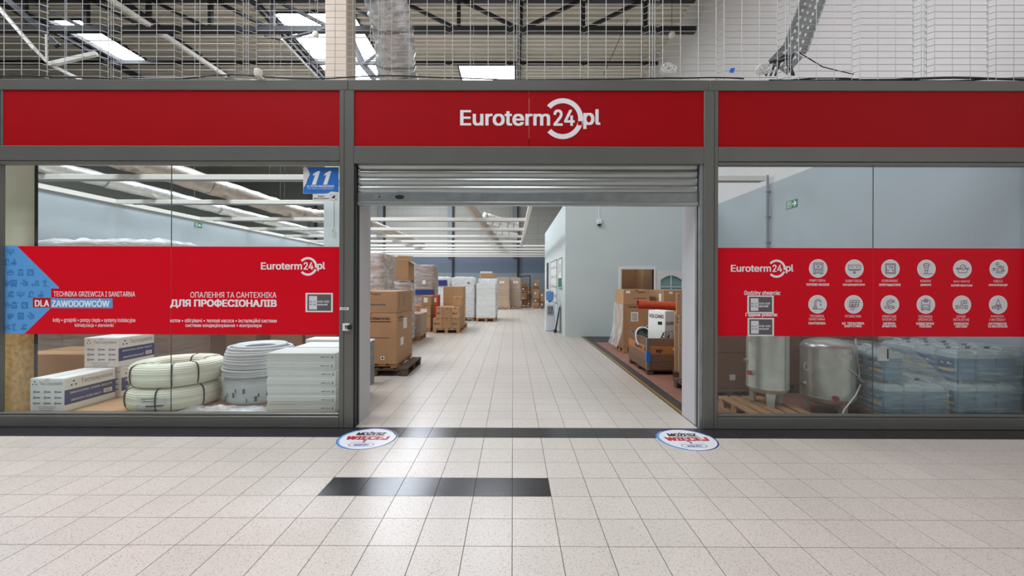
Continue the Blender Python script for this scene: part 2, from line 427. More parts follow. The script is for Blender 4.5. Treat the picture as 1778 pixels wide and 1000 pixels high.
# ---- roof: trapezoidal steel deck
rm = MB(); prof = []
y = -14.0
while y < YB:
    prof += [(y, ROOF), (y + .1, ROOF), (y + .14, ROOF + .12), (y + .24, ROOF + .12)]; y += .28
vs = []; 
def roof_z(yy): return 0.0
strips = [(-26, XR)]
ribs = [(-26, -17.0), (-17.0, -15.8), (-15.8, -13), (-13, -11.5), (-11.5, -8.5), (-8.5, -5.7), (-5.7, -2.4), (-2.4, .05), (.05, 1.4), (1.4, 3), (3, 5), (5, XR + .2)]
def covered(xm, yy):
    return any(a < xm < b and c < yy < d for a, b, c, d in SKYLIGHTS)
ribs = sorted(set([-26, XR + .2] + [v for s in SKYLIGHTS for v in s[:2]]))
for a, b in zip(ribs[:-1], ribs[1:]):
    xm = (a + b) / 2
    for (y0, z0), (y1, z1) in zip(prof[:-1], prof[1:]):
        if covered(xm, (y0 + y1) / 2): continue
        rm.add([(a, y0, z0), (b, y0, z0), (b, y1, z1), (a, y1, z1)], [(0, 1, 2, 3)])
ceiling = st('ceiling', rm, 'roof', origin=(0, 0, ROOF))
sky_lab = ['wide bright roof light above the left pillar, left of the foil duct', 'narrow slanting roof light at the upper left behind the wire mesh', 'small roof light just above the shop sign, left of centre',
           'roof light above the mall walkway on the left', 'roof light above the mall walkway at the centre',
           'narrow roof light above the far left of the walkway', 'roof light over the back left of the warehouse']
for (a, b, c, d), lb in zip(SKYLIGHTS, sky_lab):
    t = thing('skylight', ((a + b) / 2, (c + d) / 2, ROOF), lb, 'skylight', 'skylights in the roof')
    MB().add([(a, c, ROOF + .1), (b, c, ROOF + .1), (b, d, ROOF + .1), (a, d, ROOF + .1)], [(0, 1, 2, 3)]).build('pane', 'skylight', t)
    f = MB()
    for s in ((a - .06, a, c, d), (b, b + .06, c, d), (a - .06, b + .06, c - .06, c), (a - .06, b + .06, d, d + .06)): f.box(*s, ROOF - .05, ROOF + .16)
    n = max(1, round((d - c) / 1.6))
    for k in range(1, n): f.bar((a, c + (d - c) * k / n, ROOF + .08), (b, c + (d - c) * k / n, ROOF + .08), .03, .04)
    f.build('skylight_frame', 'steel_dark', t)
# ---- walls
st('wall_right', MB().box(XR, XR + .15, 4.8, YB, 0, 4.0), 'partition')
st('wall_right_upper', MB().box(XR + .02, XR + .2, -14, YB, 4.0, ROOF + .2), 'hall_white')
st('wall_right_walkway', MB().box(XR + .02, XR + .2, -14, 4.83, 0, 4.0), 'hall_white')
wl = st('wall_left', MB().box(XL - .12, XL, 4.8, YB, 0, 3.94), 'partition')
MB().box(XL - .16, XL + .06, 4.8, YB, 3.94, 4.06).build('cap_beam', 'beam_white', wl)
st('wall_left_hall', MB().box(-26.2, -26, -14, YB, 0, ROOF + .2), 'grey_panel')
st('wall_behind', MB().box(-26, 7, -14.2, -14, 0, ROOF + .2), 'grey_panel')
wb = st('wall_back', MB().box(-26, 7, YB, YB + .2, 4.0, ROOF + .2), 'grey_panel')
MB().box(-26, 7, YB - .02, YB + .2, 2.55, 4.0).build('blue_cladding', 'blue_panel', wb)
MB().box(-26, 7, YB - .03, YB + .2, 0, 2.55).build('pale_cladding', 'pale_panel', wb)
for k in range(12):
    MB().box(-26, 7, YB - .012, YB, 4.5 + k * .56, 4.515 + k * .56).build('panel_joint', 'pale_panel', wb)
for k in range(24):
    MB().box(-25 + k * 1.3, -24.985 + k * 1.3, YB - .011, YB, 4, ROOF).build('panel_seam', 'pale_panel', wb)
for x in (-18.1, -11.8, -5.5, .45):
    MB().box(x - .5, x - .07, YB - .3, YB - .04, 4.0, ROOF).build('wall_pier', 'pale_panel', wb)
    MB().box(x - .07, x + .07, YB - .35, YB - .04, 0, ROOF).build('steel_post', 'steel_dark', wb)
# office block: front wall with a doorway, side wall
OY, OX, OT = 12.6, 1.6, 4.1
d0, d1, dz = gx(1079, OY), gx(1135, OY), gz(468, OY, 1100)
of = MB().box(OX, d0, OY, OY + .12, 0, OT).box(d1, XR, OY, OY + .12, 0, OT).box(d0, d1, OY, OY + .12, dz, OT)
st('wall_office_front', of, 'office')
st('wall_office_side', MB().box(OX, OX + .12, OY + .12, 20.5, 0, OT), 'office')
st('wall_office_back', MB().box(OX, XR, 20.5, 20.62, 0, OT), 'office')
st('wall_office_top', MB().box(OX + .12, XR, OY + .12, 20.5, OT - .1, OT), 'office')
# room behind the doorway
st('wall_room', MB().box(d0 - .6, d1 + .45, 14.4, 14.5, 0, 3).box(d0 - .7, d0 - .6, 12.72, 14.5, 0, 3), 'room_beige')
st('wall_room_side', MB().box(gx(1117, 13.5), d1 + 1.0, 13.5, 13.6, 0, 3).box(gx(1117, 13.5), gx(1117, 13.5) + .1, 13.6, 14.4, 0, 3), pm('room_light', (206, 180, 158), .8))
rl = thing('added_room_lamp', (d0 + .3, 13.2, 2.85), 'round ceiling lamp in the room behind the doorway', 'lamp')  # lamp out of view, added so the room is not dark
MB().lathe([(.0001, 2.86), (.16, 2.86), (.15, 2.92), (.0001, 2.94)], (d0 + .3, 13.2, 0), 20).build('lamp_glass', emit('lamp_glow', (255, 236, 214), 22), rl, True)
MB().tube([(d0 + .3, 13.2, 2.93), (d0 + .3, 13.2, OT - .1)], .012, 6).build('lamp_rod', 'plastic_white', rl)
dr = thing('door_1', ((d0 + d1) / 2, OY, 0), kind='structure')
for a, b, z0, z1 in ((d0 - .08, d0, 0, dz + .08), (d1, d1 + .08, 0, dz + .08), (d0, d1, dz, dz + .08)):
    MB().box(a, b, OY - .03, OY + .13, z0, z1, .006).build('door_frame', 'door_white', dr)
# door leaf, swung open flat against the wall: stiles, rails, arched glass
lx0, lx1, lz1 = d1 + .085, d1 + .085 + .86, dz - .02
lf = thing('door_leaf', (lx0, OY - .06, 0), parent=dr)
ga, gb, g0, g1 = lx0 + .1, lx1 - .12, gz(502, OY, 1160), gz(478, OY, 1160)
am = (ga + gb) / 2
def arch(x): return g1 - .14 * (abs(x - am) / ((gb - ga) / 2)) ** 1.6
MB().box(lx0, lx1, OY - .08, OY - .04, .01, g0).build('lower_panel', 'door_white', lf)
MB().box(lx0, ga, OY - .08, OY - .04, g0, lz1).build('stile', 'door_white', lf)
MB().box(gb, lx1, OY - .08, OY - .04, g0, lz1).build('stile', 'door_white', lf)
m = MB(); nn = 10
for k in range(nn):
    xa = ga + (gb - ga) * k / nn; xb = ga + (gb - ga) * (k + 1) / nn
    m.extr([(xa, arch(xa)), (xb, arch(xb)), (xb, lz1), (xa, lz1)], 'y', OY - .08, OY - .04)
m.build('arched_rail', 'door_white', lf)
MB().box(ga, gb, OY - .064, OY - .058, g0, g1).build('pane', 'door_glass', lf)
MB().box(am - .012, am + .012, OY - .078, OY - .05, g0, g1).build('glazing_bar', 'door_white', lf)
MB().box(ga, gb, OY - .078, OY - .05, g0 + .06, g0 + .08).build('glazing_bar', 'door_white', lf)
MB().box(ga + .06, gb - .06, OY - .088, OY - .08, .3, .8, .01).build('raised_panel', 'door_white', lf)
MB().bar((lx1 - .1, OY - .12, 1.02), (lx1 - .01, OY - .12, 1.06), .02, .03).box(lx1 - .07, lx1 - .03, OY - .13, OY - .08, 1.0, 1.1).build('door_handle', 'galv', lf)
# jambs of the shop opening
JL, JR = gx(620, 4.70), gx(1212, 4.70)
st('wall_jamb_left', MB().box(JL - .14, JL, 4.78, 5.14, 0, 3.15), 'jamb')
st('wall_jamb_right', MB().box(JR, JR + .14, 4.78, 5.14, 0, 3.15), 'jamb')
# end board of the display bay at the left
eb = thing('wall_end_board', (-6, 5.0, 0), kind='structure')
MB().box(gx(-10, 5.0), gx(62, 5.0), 5.0, 5.015, 0, 2.06).build('chipboard', 'osb', eb)
MB().box(gx(-10, 5.0), gx(62, 5.0), 5.0, 5.015, 2.06, 3.6).build('painted_board', 'osb_paint', eb)
MB().box(gx(62, 5.0), gx(66, 5.0), 4.985, 5.0, 0, 3.6).build('edge_profile', 'frame_dark', eb)

# ---- the storefront: grey metal posts and rails
YF = 4.64; YG = 4.70
ZT, ZF1, ZF0, ZW1, ZW0 = gz(138.5, YF), gz(156.5, YF), gz(254, YF), gz(289, YG), gz(716, YG)
P1a, P1b, P2a, P2b = gx(588.5, YF), gx(613.5, YF), gx(1222, YF), gx(1247, YF)
W1a, W2b = gx(9, YG), 5.84
sf = thing('trim_1', (0, YF, 0), kind='structure')
def prof_box(name, x0, x1, z0, z1, y0=YF, y1=4.706, c=.006): MB().box(x0, x1, y0, y1, z0, z1, c).build(name, 'frame', sf)
def seam(x0, x1, z0, z1): MB().box(x0, x1, YF - .0015, YF + .01, z0, z1).build('seam', 'frame_dark', sf)
prof_box('top_rail', -12, P1b - .07, ZF1, ZT); prof_box('top_rail', P1b - .068, P2a + .06, ZF1, ZT); prof_box('top_rail', P2a + .062, 6.06, ZF1, ZT)
for a, b, nm in ((P1a, P1b, 'post'), (P2a, P2b, 'post'), (W1a - .16, W1a, 'post'), (W2b, 6.06, 'post')): prof_box(nm, a, b, 0, ZF1)
for x in (gx(597, YF), gx(1240, YF)): seam(x - .003, x + .003, 0.0, ZF1)
for a, b in ((W1a, P1a), (P2b, W2b)):
    prof_box('middle_rail', a, b, gz(279.5, YF), ZF0)
    prof_box('glazing_rail', a, b, ZW1, gz(280, YF), YF + .006)
    prof_box('sill_rail', a, b, .0, gz(724, YF) , YF)
    prof_box('glazing_rail', a, b, gz(723.5, YF), ZW0, YF + .006)
prof_box('lintel_rail', P1b, P2a, gz(284, YF), ZF0)
# the same front goes on to the left, out of the picture
prof_box('middle_rail', -12, W1a - .162, ZW1, ZF0); prof_box('sill_rail', -12, W1a - .162, 0, ZW0); prof_box('fascia_infill', -12, W1a - .162, ZF0, ZF1, 4.66)
# fascia boards (the red sign band)
def fascia(x0, x1, lab):
    t = thing('fascia_sign', ((x0 + x1) / 2, YF, ZF0), lab, 'sign', 'red fascia boards')
    return t
fl = fascia(W1a, P1a, 'plain red fascia board above the left shop window')
MB().box(W1a + .03, P1a, 4.655, 4.68, ZF0, ZF1, .002).build('board', 'red', fl)
MB().box(W1a + .005, W1a + .03, 4.65, 4.685, ZF0, ZF1).build('edge_strip', 'galv', fl)
fc = fascia(P1b, P2a, 'red fascia board with white shop lettering above the entrance')
xs = gx(918, YF)
MB().box(P1b, xs - .002, 4.655, 4.68, ZF0, ZF1, .002).build('board', 'red', fc)
MB().box(xs + .002, P2a, 4.655, 4.68, ZF0, ZF1, .002).build('board', 'red', fc)
fr_ = fascia(P2b, W2b, 'plain red fascia board above the right shop window')
MB().box(P2b, W2b, 4.655, 4.68, ZF0, ZF1, .002).build('board', 'red', fr_)
def logo(parent, px0, py0, s, Y, white='white_ink', red='red'):
    """shop logo; px0,py0 = centre of the ring on the photo, s = its outer radius there"""
    k = s / 35.6
    def q(x, y): p = pt(px0 + x * k, py0 + y * k, Y); return p.x, p.z
    def tx(t, x0, x1, y0, y1, b):
        (a0, b1), (a1, b0) = q(x0, y0), q(x1, y1); g.text(t, a0, a1, b0, b1, b)
    g = S2(); tx('Euroterm', -179, -22, -15, 12.5, .022); g.on('F', Y, 'lettering', white, parent)
    g = S2(); tx('24', -16, 21, -16, 12.5, .022); g.on('F', Y, 'lettering', white, parent)
    c = q(0, 0); u = k * Y / F
    g = S2(); g.ring(c[0], c[1], 27 * u, 35.6 * u, 140, -138, 48)
    g.on('F', Y + .0004, 'ring_mark', white, parent)
    a, b = q(27, 5), q(33, 11); g = S2(); g.rect(a[0] - .004 * k, b[0] + .004 * k, b[1] - .004 * k, a[1] + .004 * k); g.on('F', Y - .0002, 'dot', red, parent)
    g = S2(); tx('pl', 36, 66, -16.5, 18, .026); g.on('F', Y, 'lettering', white, parent)
logo(fc, 977, 206, 35.4, 4.6535)
# ---- windows
def window(name, x0, x1, xm):
    t = thing(name, ((x0 + x1) / 2, YG, ZW0), kind='structure')
    for a, b in ((x0, xm - .002), (xm + .002, x1)): MB().box(a, b, YG, YG + .008, ZW0, ZW1).build('pane', 'glass', t)
    MB().box(xm - .002, xm + .002, YG - .001, YG + .009, ZW0, ZW1).build('pane_joint', 'grey_ink', t)
    return t
XM1, XM2 = gx(297, YG), gx(1516, YG)
window('window_1', W1a, P1a, XM1); window('window_3', -11.9, W1a - .162, -9); window('window_2', P2b, W2b, XM2)
# ---- roller shutter, rolled up
sh = thing('door_2', ((JL + JR) / 2, 4.72, gz(357, 4.7)), kind='structure')
zt, zb0, zb1 = gz(282, 4.7), gz(350.5, 4.69), gz(334.5, 4.69)
hs = .09; n = 0; z = zb1
sm = None
while z < zt:
    p = []
    for k in range(9):
        a = k / 8; p.append((4.72 - .024 * math.sin(math.pi * a) ** .8, z + hs * a))
    p += [(4.735, z + hs), (4.735, z)]
    MB().extr(p, 'x', JL + .01, JR - .01).build('slat', 'slat', sh, smooth=True); z += hs
MB().box(JL + .005, JR - .005, 4.695, 4.73, zb0, zb1, .004).build('bottom_bar', 'galv', sh)
MB().box(JL, JR, 4.685, 4.735, gz(357, 4.69), zb0, .006).build('bottom_edge', 'slat', sh)
p = pt(694, 342, 4.694); S2().disc(p.x, p.z, .055, 24, .025).on('F', 4.6935, 'lock_plate', 'black_ink', sh)
S2().ring(p.x, p.z, .052, .06, n=24).on('F', 4.6932, 'lock_rim', 'galv', sh).scale = (1, 1, 1)
p = pt(659, 341.5, 4.694); S2().rect(p.x - .06, p.x + .06, p.z - .02, p.z + .02).on('F', 4.6935, 'bolt_plate', 'slat', sh)
S2().disc(p.x, p.z, .012).on('F', 4.693, 'bolt_slot', pm('rust', (96, 50, 30)), sh)
for a, b in ((P1b, JL), (JR, P2a)):
    MB().box(a, b, 4.66, 4.7, 0, zt).box(a, b, 4.735, 4.775, 0, zt).build('guide_rail', 'frame_dark' if a < 0 else 'galv', sh)
    MB().box(a, b, 4.7, 4.735, 0, .02).build('guide_foot', 'frame_dark', sh)
MB().box(P1b, P2a, 4.74, 5.1, gz(300, 4.7), 3.3).build('shutter_box', 'frame_dark', sh)
# ---- the shop across the walkway (seen mirrored in the panes)
op = thing('wall_front', (0, -7, 0), kind='structure')
MB().box(-26, 6, -7.2, -7.05, 0, 4).build('back_panel', pm('shop_panel', (208, 208, 206), .6), op)
for k in range(-6, 3):
    MB().box(k * 2.6 - .12, k * 2.6 + .12, -7.05, -6.85, 0, 4).build('post', 'frame', op)
for z0, z1 in ((0, .25), (1.1, 1.75), (2.9, 3.15), (3.85, 4.1)):
    MB().box(-26, 6, -7.05, -6.9, z0, z1).build('rail', 'frame', op)

# ================================================================== PRINT ON THE GLASS
YV = 4.6985
def fr(px0, px1, py0, py1, Y=YV):
    """photo rectangle -> x0,x1,z0,z1 on the plane Y"""
    a = pt(px0, (py0 + py1) / 2, Y); b = pt(px1, (py0 + py1) / 2, Y); m = (px0 + px1) / 2
    return a.x, b.x, pt(m, py1, Y).z, pt(m, py0, Y).z
def T(parent, t, px0, px1, py0, py1, mat='white_ink', bold=.0, Y=YV - .0006, name='lettering', shear=0):
    g = S2(); g.text(t, *fr(px0, px1, py0, py1, Y), bold=bold, shear=shear); return g.on('F', Y, name, mat, parent)
def Rr(parent, px0, px1, py0, py1, mat, name, Y=YV - .0003):
    g = S2(); g.rect(*fr(px0, px1, py0, py1, Y)); return g.on('F', Y, name, mat, parent)
ZB0, ZB1 = gz(582.2, YG), gz(429.3, YG)
def vinyl(name, x0, x1, lab, grp=None):
    t = thing(name, ((x0 + x1) / 2, YV, ZB0), lab, 'banner', grp)
    return t
# icon drawings in a unit square, as polylines
def circ(a, b, r, n=14, t0=0, t1=360): return [(a + r * math.cos(R(t0 + (t1 - t0) * k / n)), b + r * math.sin(R(t0 + (t1 - t0) * k / n))) for k in range(n + 1)]
def rc(a0, a1, b0, b1): return [(a0, b0), (a1, b0), (a1, b1), (a0, b1), (a0, b0)]
ICON = {
 'pump': [rc(-.6, .6, -.6, .7), rc(-.45, .45, -.1, .55), rc(-.4, .4, -.45, -.22), [(-.2, .05), (.2, .42)], [(-.2, .42), (.2, .05)], [(-.55, -.7), (-.35, -.7)], [(.35, -.7), (.55, -.7)]],
 'aircon': [rc(-.75, .75, -.1, .45), [(-.6, -.1), (-.6, -.2), (.6, -.2), (.6, -.1)], [(-.5, .2), (-.15, .2)], [(.15, .2), (.5, .2)], [(0, -.3), (0, -.65)], [(-.16, -.38), (.16, -.57)], [(-.16, -.57), (.16, -.38)]],
 'thermostat': [rc(-.62, .62, -.62, .62), rc(-.5, .5, -.5, .5), [(-.2, .3), (-.12, .36), (-.12, 0)], circ(.16, .22, .11, 10), [(.27, .2), (.22, 0)], circ(-.3, -.22, .06, 8), circ(.3, -.22, .06, 8)],
 'chimney': [[(-.4, .45), (-.25, .68), (.25, .68), (.4, .45), (-.4, .45)], [(-.32, .45), (-.2, .2), (.2, .2), (.32, .45)], [(-.2, .2), (-.12, -.6)], [(.2, .2), (.12, -.6)], [(-.18, -.2), (.18, -.2)], [(-.4, -.62), (.75, -.62)]],
 'basin': [circ(.05, .22, .32, 16), [(-.75, .1), (-.3, .1), (-.3, 0), (-.75, 0), (-.75, .1)], [(.3, .1), (.78, .1), (.78, 0), (.3, 0)], [(-.6, 0), (-.5, -.4), (-.35, -.48), (.4, -.48), (.55, -.4), (.65, 0)], [(-.1, .05), (.2, .38)]],
 'sewer': [rc(-.35, 0, .55, .75), [(-.3, .55), (-.2, .3), (.1, .25)], rc(.1, .25, .1, .4), [(.25, .35), (.6, .35), (.6, -.2)], [(.25, .15), (.42, .15), (.42, -.2)], rc(.35, .68, -.3, -.15), [(-.65, .05), (-.3, .05), (-.3, -.5), (.5, -.5)], rc(-.7, -.55, -.2, .1), [(-.1, .1), (-.1, -.35), (.3, -.35)]],
 'tap': [circ(.05, .2, .42, 12, 0, 180), circ(.05, .2, .26, 10, 20, 180), [(-.37, .2), (-.37, -.3)], [(-.21, .2), (-.21, -.3)], rc(-.5, -.1, -.5, -.3), [(-.6, -.6), (.75, -.6)], [(.4, .05), (.32, -.12), (.48, -.12), (.4, .05)]],
 'solar': [[(-.45, .5), (.7, .5), (.55, -.3), (-.6, -.3), (-.45, .5)], [(-.07, .5), (-.22, -.3)], [(.32, .5), (.17, -.3)], [(-.5, .23), (.65, .23)], [(-.55, -.03), (.6, -.03)], circ(-.15, -.4, .26, 14), [(-.15, -.25), (-.15, -.4), (-.05, -.45)]],
 'valve': [circ(.1, .4, .24, 14), circ(.1, -.36, .24, 14), rc(.34, .55, .28, .52), rc(.34, .55, -.5, -.24), rc(-.65, -.14, -.48, -.26), [(-.14, .4), (-.35, .4), (-.35, .1)], circ(-.3, .0, .12, 10), [(0, .4), (.2, .4)], [(0, -.36), (.2, -.36)]],
 'boiler': [rc(-.55, .5, -.6, .5), rc(-.38, .34, -.42, -.05), circ(0, .5, .24, 14), [(-.06, .4), (0, .62), (.08, .44), (-.06, .4)], [(-.5, -.68), (-.3, -.68)], [(.25, -.68), (.45, -.68)]],
 'pipes': [[(-.55, -.2), (-.1, -.2), (-.1, .45), (.35, .45)], [(-.55, -.42), (.45, -.42)], [(.1, -.2), (.45, -.2)], [(.1, -.2), (.1, .22), (.35, .22)], rc(-.75, -.55, -.5, -.12), rc(.35, .6, .14, .52), rc(.45, .7, -.5, -.12)],
 'trowel': [[(0, .7), (-.28, -.05), (.28, -.05), (0, .7)], [(-.75, -.3), (-.35, -.12), (.35, -.12), (.4, -.3)], rc(-.75, .4, -.45, -.28), [(0, -.05), (0, -.7)], [(-.1, -.6), (.1, -.6)]],
}
def icon(g, key, a, b, s, w):
    for pl in ICON[key]: g.line([(a + x * s, b + y * s) for x, y in pl], w)
# ---- left banner
bl = vinyl('window_banner', W1a, P1a, 'red window banner with blue corner and white heating-trade lettering', 'red banners on the shop windows')
for a, b in ((W1a, XM1 - .0015), (XM1 + .0015, P1a)): MB().box(a, b, YV, YG - .0003, ZB0, ZB1).build('vinyl_sheet', 'red_vinyl', bl)
P = lambda x, y: (pt(x, y, YV).x, pt(x, y, YV).z)
g = S2(); g.poly([P(8.5, 426.5), P(29, 426.5), P(103, 499.5), P(87, 536), P(42.5, 579.5), P(8.5, 579.5)]); g.on('F', YV - .0003, 'blue_panel', 'blue_ink', bl)
# icons scattered on the blue corner
g = S2(); keys = list(ICON); u = YV / F
rows = [(437, [18]), (455, [12, 25]), (473, [18, 36, 53]), (492, [12, 24, 43, 62, 78]), (511, [19, 36, 54, 72]), (530, [12, 25, 43]), (549, [18, 36, 54]), (568, [12, 24, 42])]
ki = 0
for yy, xx in rows:
    for x in xx:
        a, b = P(x, yy); icon(g, keys[(ki * 5 + 1) % 12], a, b, 8.2 * u, 1.0 * u); ki += 1
g.on('F', YV - .0005, 'icon_pattern', 'mid_blue_ink', bl, kind='stuff')
Rr(bl, 88.5, 197, 501, 517, 'red_vinyl', 'text_panel', YV - .0007)
Rr(bl, 57, 88, 517, 534, 'dark_red', 'text_panel', YV - .0009)
Rr(bl, 88, 195.5, 518, 535, 'blue_ink', 'text_panel', YV - .0009)
T(bl, 'TECHNIKA GRZEWCZA I SANITARNA', 93, 234.5, 506, 515, bold=.006, Y=YV - .0012)
T(bl, 'DLA', 60.5, 85.5, 521, 532.2, bold=.03, Y=YV - .0012)
T(bl, 'ZAWODOWCÓW', 89.5, 190, 518.7, 532.8, bold=.03, Y=YV - .0012)
T(bl, 'kotły • grzejniki • pompy ciepła • systemy instalacyjne', 92, 235, 552, 561, bold=.004)
T(bl, 'klimatyzacja • sterowniki', 130, 197, 561.5, 569, bold=.004)
T(bl, 'ОПАЛЕННЯ ТА САНТЕХНІКА', 330.5, 480, 507, 517, bold=.004)
T(bl, 'ДЛЯ ПРОФЕСІОНАЛІВ', 295.5, 480.5, 519.5, 535, bold=.035)
T(bl, 'котли • обігрівачі • теплові насоси • інсталяційні системи', 295.5, 480.5, 553, 561.5, bold=.008)
T(bl, 'системи кондиціонування • контролери', 322, 454, 561.5, 569.5, bold=.008)
logo(bl, 534.5, 462.5, 16.2, YV - .0006, red='red_vinyl')
def hours(px0, px1, py0, py1, lab, word):
    x0, x1, z0, z1 = fr(px0, px1, py0, py1); t = thing('hours_sticker', ((x0 + x1) / 2, YV, z0), lab, 'sticker', 'opening hours stickers')
    W, H = px1 - px0, py1 - py0; q = lambda a, b, c, d: (px0 + a * W, px0 + b * W, py0 + c * H, py0 + d * H)
    Rr(t, px0, px1, py0, py1, 'paper', 'backing', YV - .0010)
    Rr(t, *q(.07, .93, .08, .92), 'grey_ink', 'dark_panel', YV - .0013)
    g = S2(); g.frame(*fr(*q(.085, .915, .1, .9), YV - .0015), .003); g.on('F', YV - .0015, 'outline', 'black_ink', t)
    Rr(t, *q(.13, .42, .16, .86), 'icon_grey', 'pale_panel', YV - .0016)
    T(t, 'PN.-PT.', *q(.15, .39, .42, .5), mat='grey_ink', bold=.02, Y=YV - .0019); T(t, 'SB.-ND.', *q(.15, .39, .56, .64), mat='grey_ink', bold=.02, Y=YV - .0019)
    T(t, '07:30-15:30', *q(.44, .86, .4, .5), bold=.03, Y=YV - .0019); T(t, word, *q(.44, .8, .55, .66), bold=.03, Y=YV - .0019)
    return t
hours(530.5, 578, 508.5, 542, 'small grey opening hours sticker on the left window banner', 'ВИХІДНИЙ')
# ---- right banner
br = vinyl('window_banner', P2b, W2b, 'red window banner with twelve round white product icons', 'red banners on the shop windows')
for a, b in ((P2b, XM2 - .0015), (XM2 + .0015, W2b)): MB().box(a, b, YV, YG - .0003, ZB0, ZB1).build('vinyl_sheet', 'red_vinyl', br)
logo(br, 1348.5, 466.5, 15.8, YV - .0006, red='red_vinyl')
T(br, 'Godziny otwarcia:', 1292, 1355, 504.5, 514, bold=.02); T(br, 'Години роботи:', 1294.5, 1350, 543, 551, bold=.03)
hours(1297.5, 1343.5, 513, 544, 'upper grey opening hours sticker beside the round icons', 'NIECZYNNE')
hours(1298, 1344, 552, 583.5, 'lower grey opening hours sticker overhanging the right banner', 'ВИХІДНИЙ')
IC = [(1420.5, 466, 'pump', ['POMPY CIEPŁA'], ['ТЕПЛОВІ НАСОСИ'], 40), (1483.5, 466.5, 'aircon', ['KLIMATYZACJA'], ['КОНДИЦІОНЕРИ'], 38), (1546, 466.5, 'thermostat', ['STEROWNIKI'], ['ПРОГРАМАТОРИ'], 37), (1608.5, 466.8, 'chimney', ['KOMINY'], ['ДИМАРІ'], 19),
      (1671, 467, 'basin', ['BIAŁY MONTAŻ'], ['БІЛИЙ МОНТАЖ'], 37), (1734, 467, 'sewer', ['SIECI'], ['КАНАЛІЗАЦІЯ'], 32),
      (1419.5, 528.2, 'tap', ['TECHNIKA', 'SANITARNA'], ['САНТЕХНІКА'], 30), (1482.3, 528.4, 'solar', ['FOTOWOLTAIKA'], ['АЛЬТЕРНАТИВНА', 'ЕНЕРГЕТИКА'], 39), (1545, 528.6, 'valve', ['ARMATURA', 'GRZEWCZA'], ['ЗАПІРНА', 'АРМАТУРА'], 25), (1607.5, 528.8, 'boiler', ['TECHNIKA', 'GRZEWCZA'], ['КЛІМАТИЧНА', 'ТЕХНІКА'], 31),
      (1670, 529, 'pipes', ['SYSTEMY', 'INSTALACYJNE'], ['ІНЖЕНЕРНІ', 'СИСТЕМИ'], 26), (1733, 529, 'trowel', ['NARZĘDZIA', 'I MATERIAŁY'], ['ІНСТРУМЕНТИ', 'ТА МАТЕРІАЛИ'], 34)]
for k, (px, py, key, pl, ua, wd) in enumerate(IC):
    a, b = P(px, py); rr = 16 * u
    dk = S2().disc(a, b, rr, 40).on('F', YV - .0004, 'icon_disc', 'icon_grey', br)
    g = S2(); icon(g, key, a, b, rr * .86, 1.0 * u)
    g.on('F', YV - .0008, 'icon_lines', 'icon_line', dk)
    g = S2(); g.ring(a, b, rr * .93, rr, n=40); g.on('F', YV - .0006, 'icon_rim', 'white_ink', dk)
    top = k < 6; y0 = py + (19 if top else 18.5); cx = px - 1
    mx = max(len(s) for s in pl); mu = max(len(s) for s in ua)
    for j, s in enumerate(pl):
        hw = (14 if len(pl) == 1 else 14) * len(s) / max(mx, 9); T(br, s, cx - hw, cx + hw, y0 + j * 5.4, y0 + j * 5.4 + 4.2, bold=-.004)
    for j, s in enumerate(ua):
        hw = wd / 2 * len(s) / mu; yy = y0 + (7 if top else 12.4) + j * 4.7; T(br, s, cx - hw, cx + hw, yy, yy + 4.2, bold=.03)
# ---- house number plate and camera sticker in the left window
x0, x1, z0, z1 = fr(526.5, 588.2, 290.3, 336)
t = thing('house_number_plate', ((x0 + x1) / 2, YV, z0), 'blue and white house number plate at the top of the left window', 'number plate')
Rr(t, 526.5, 588.2, 290.3, 336.2, 'paper', 'backing', YV - .0005)
g = S2(); g.poly([P(532.5, 290.5), P(588, 290.5), P(588, 334), P(582, 333), P(575, 332.5), P(569, 335.8), P(527, 335.8), P(527, 327), P(532, 318), P(534, 311), P(538, 303), P(536, 296)]); g.on('F', YV - .0008, 'blue_field', pm('sign_blue', (50, 116, 200), .35), t)
for dx in (0, 19.5):
    g = S2(); g.poly([P(541.5 + dx, 320.5), P(547.5 + dx, 303.5), P(543.2 + dx, 305.5), P(544.5 + dx, 301.5), P(552 + dx, 297), P(556 + dx, 297), P(548.5 + dx, 320.5)]); g.on('F', YV - .0012, 'numeral', 'white_ink', t)
T(t, 'UL. PIOTRA SAHAJDACZNEGO', 533, 580, 321.5, 325, bold=.02, Y=YV - .0012, shear=.2); T(t, 'ВУЛ. ПЕТРА САГАЙДАЧНОГО', 534, 578.5, 325.8, 329, bold=.0, Y=YV - .0012, shear=.2)
x0, x1, z0, z1 = fr(543, 588, 336.5, 349.5)
t = thing('camera_sticker', ((x0 + x1) / 2, YV, z0), 'small white monitoring sticker with camera symbol under the blue plate', 'sticker')
Rr(t, 543, 588, 336.8, 349.5, 'paper', 'backing', YV - .0005)
T(t, 'OBIEKT', 552, 564, 339.5, 342, 'black_ink', .03, YV - .0009); T(t, 'MONITOROWANY', 545, 572, 343.4, 345.8, 'black_ink', .03, YV - .0009)
g = S2(); g.frame(*fr(574.5, 585.5, 338, 347.8, YV - .0009), .002); g.poly([P(575.5, 343), P(581, 339), P(583, 341), P(578.5, 345)]); g.line([P(580, 344), P(584, 346.5)], .006); g.on('F', YV - .0009, 'camera_symbol', 'black_ink', t)
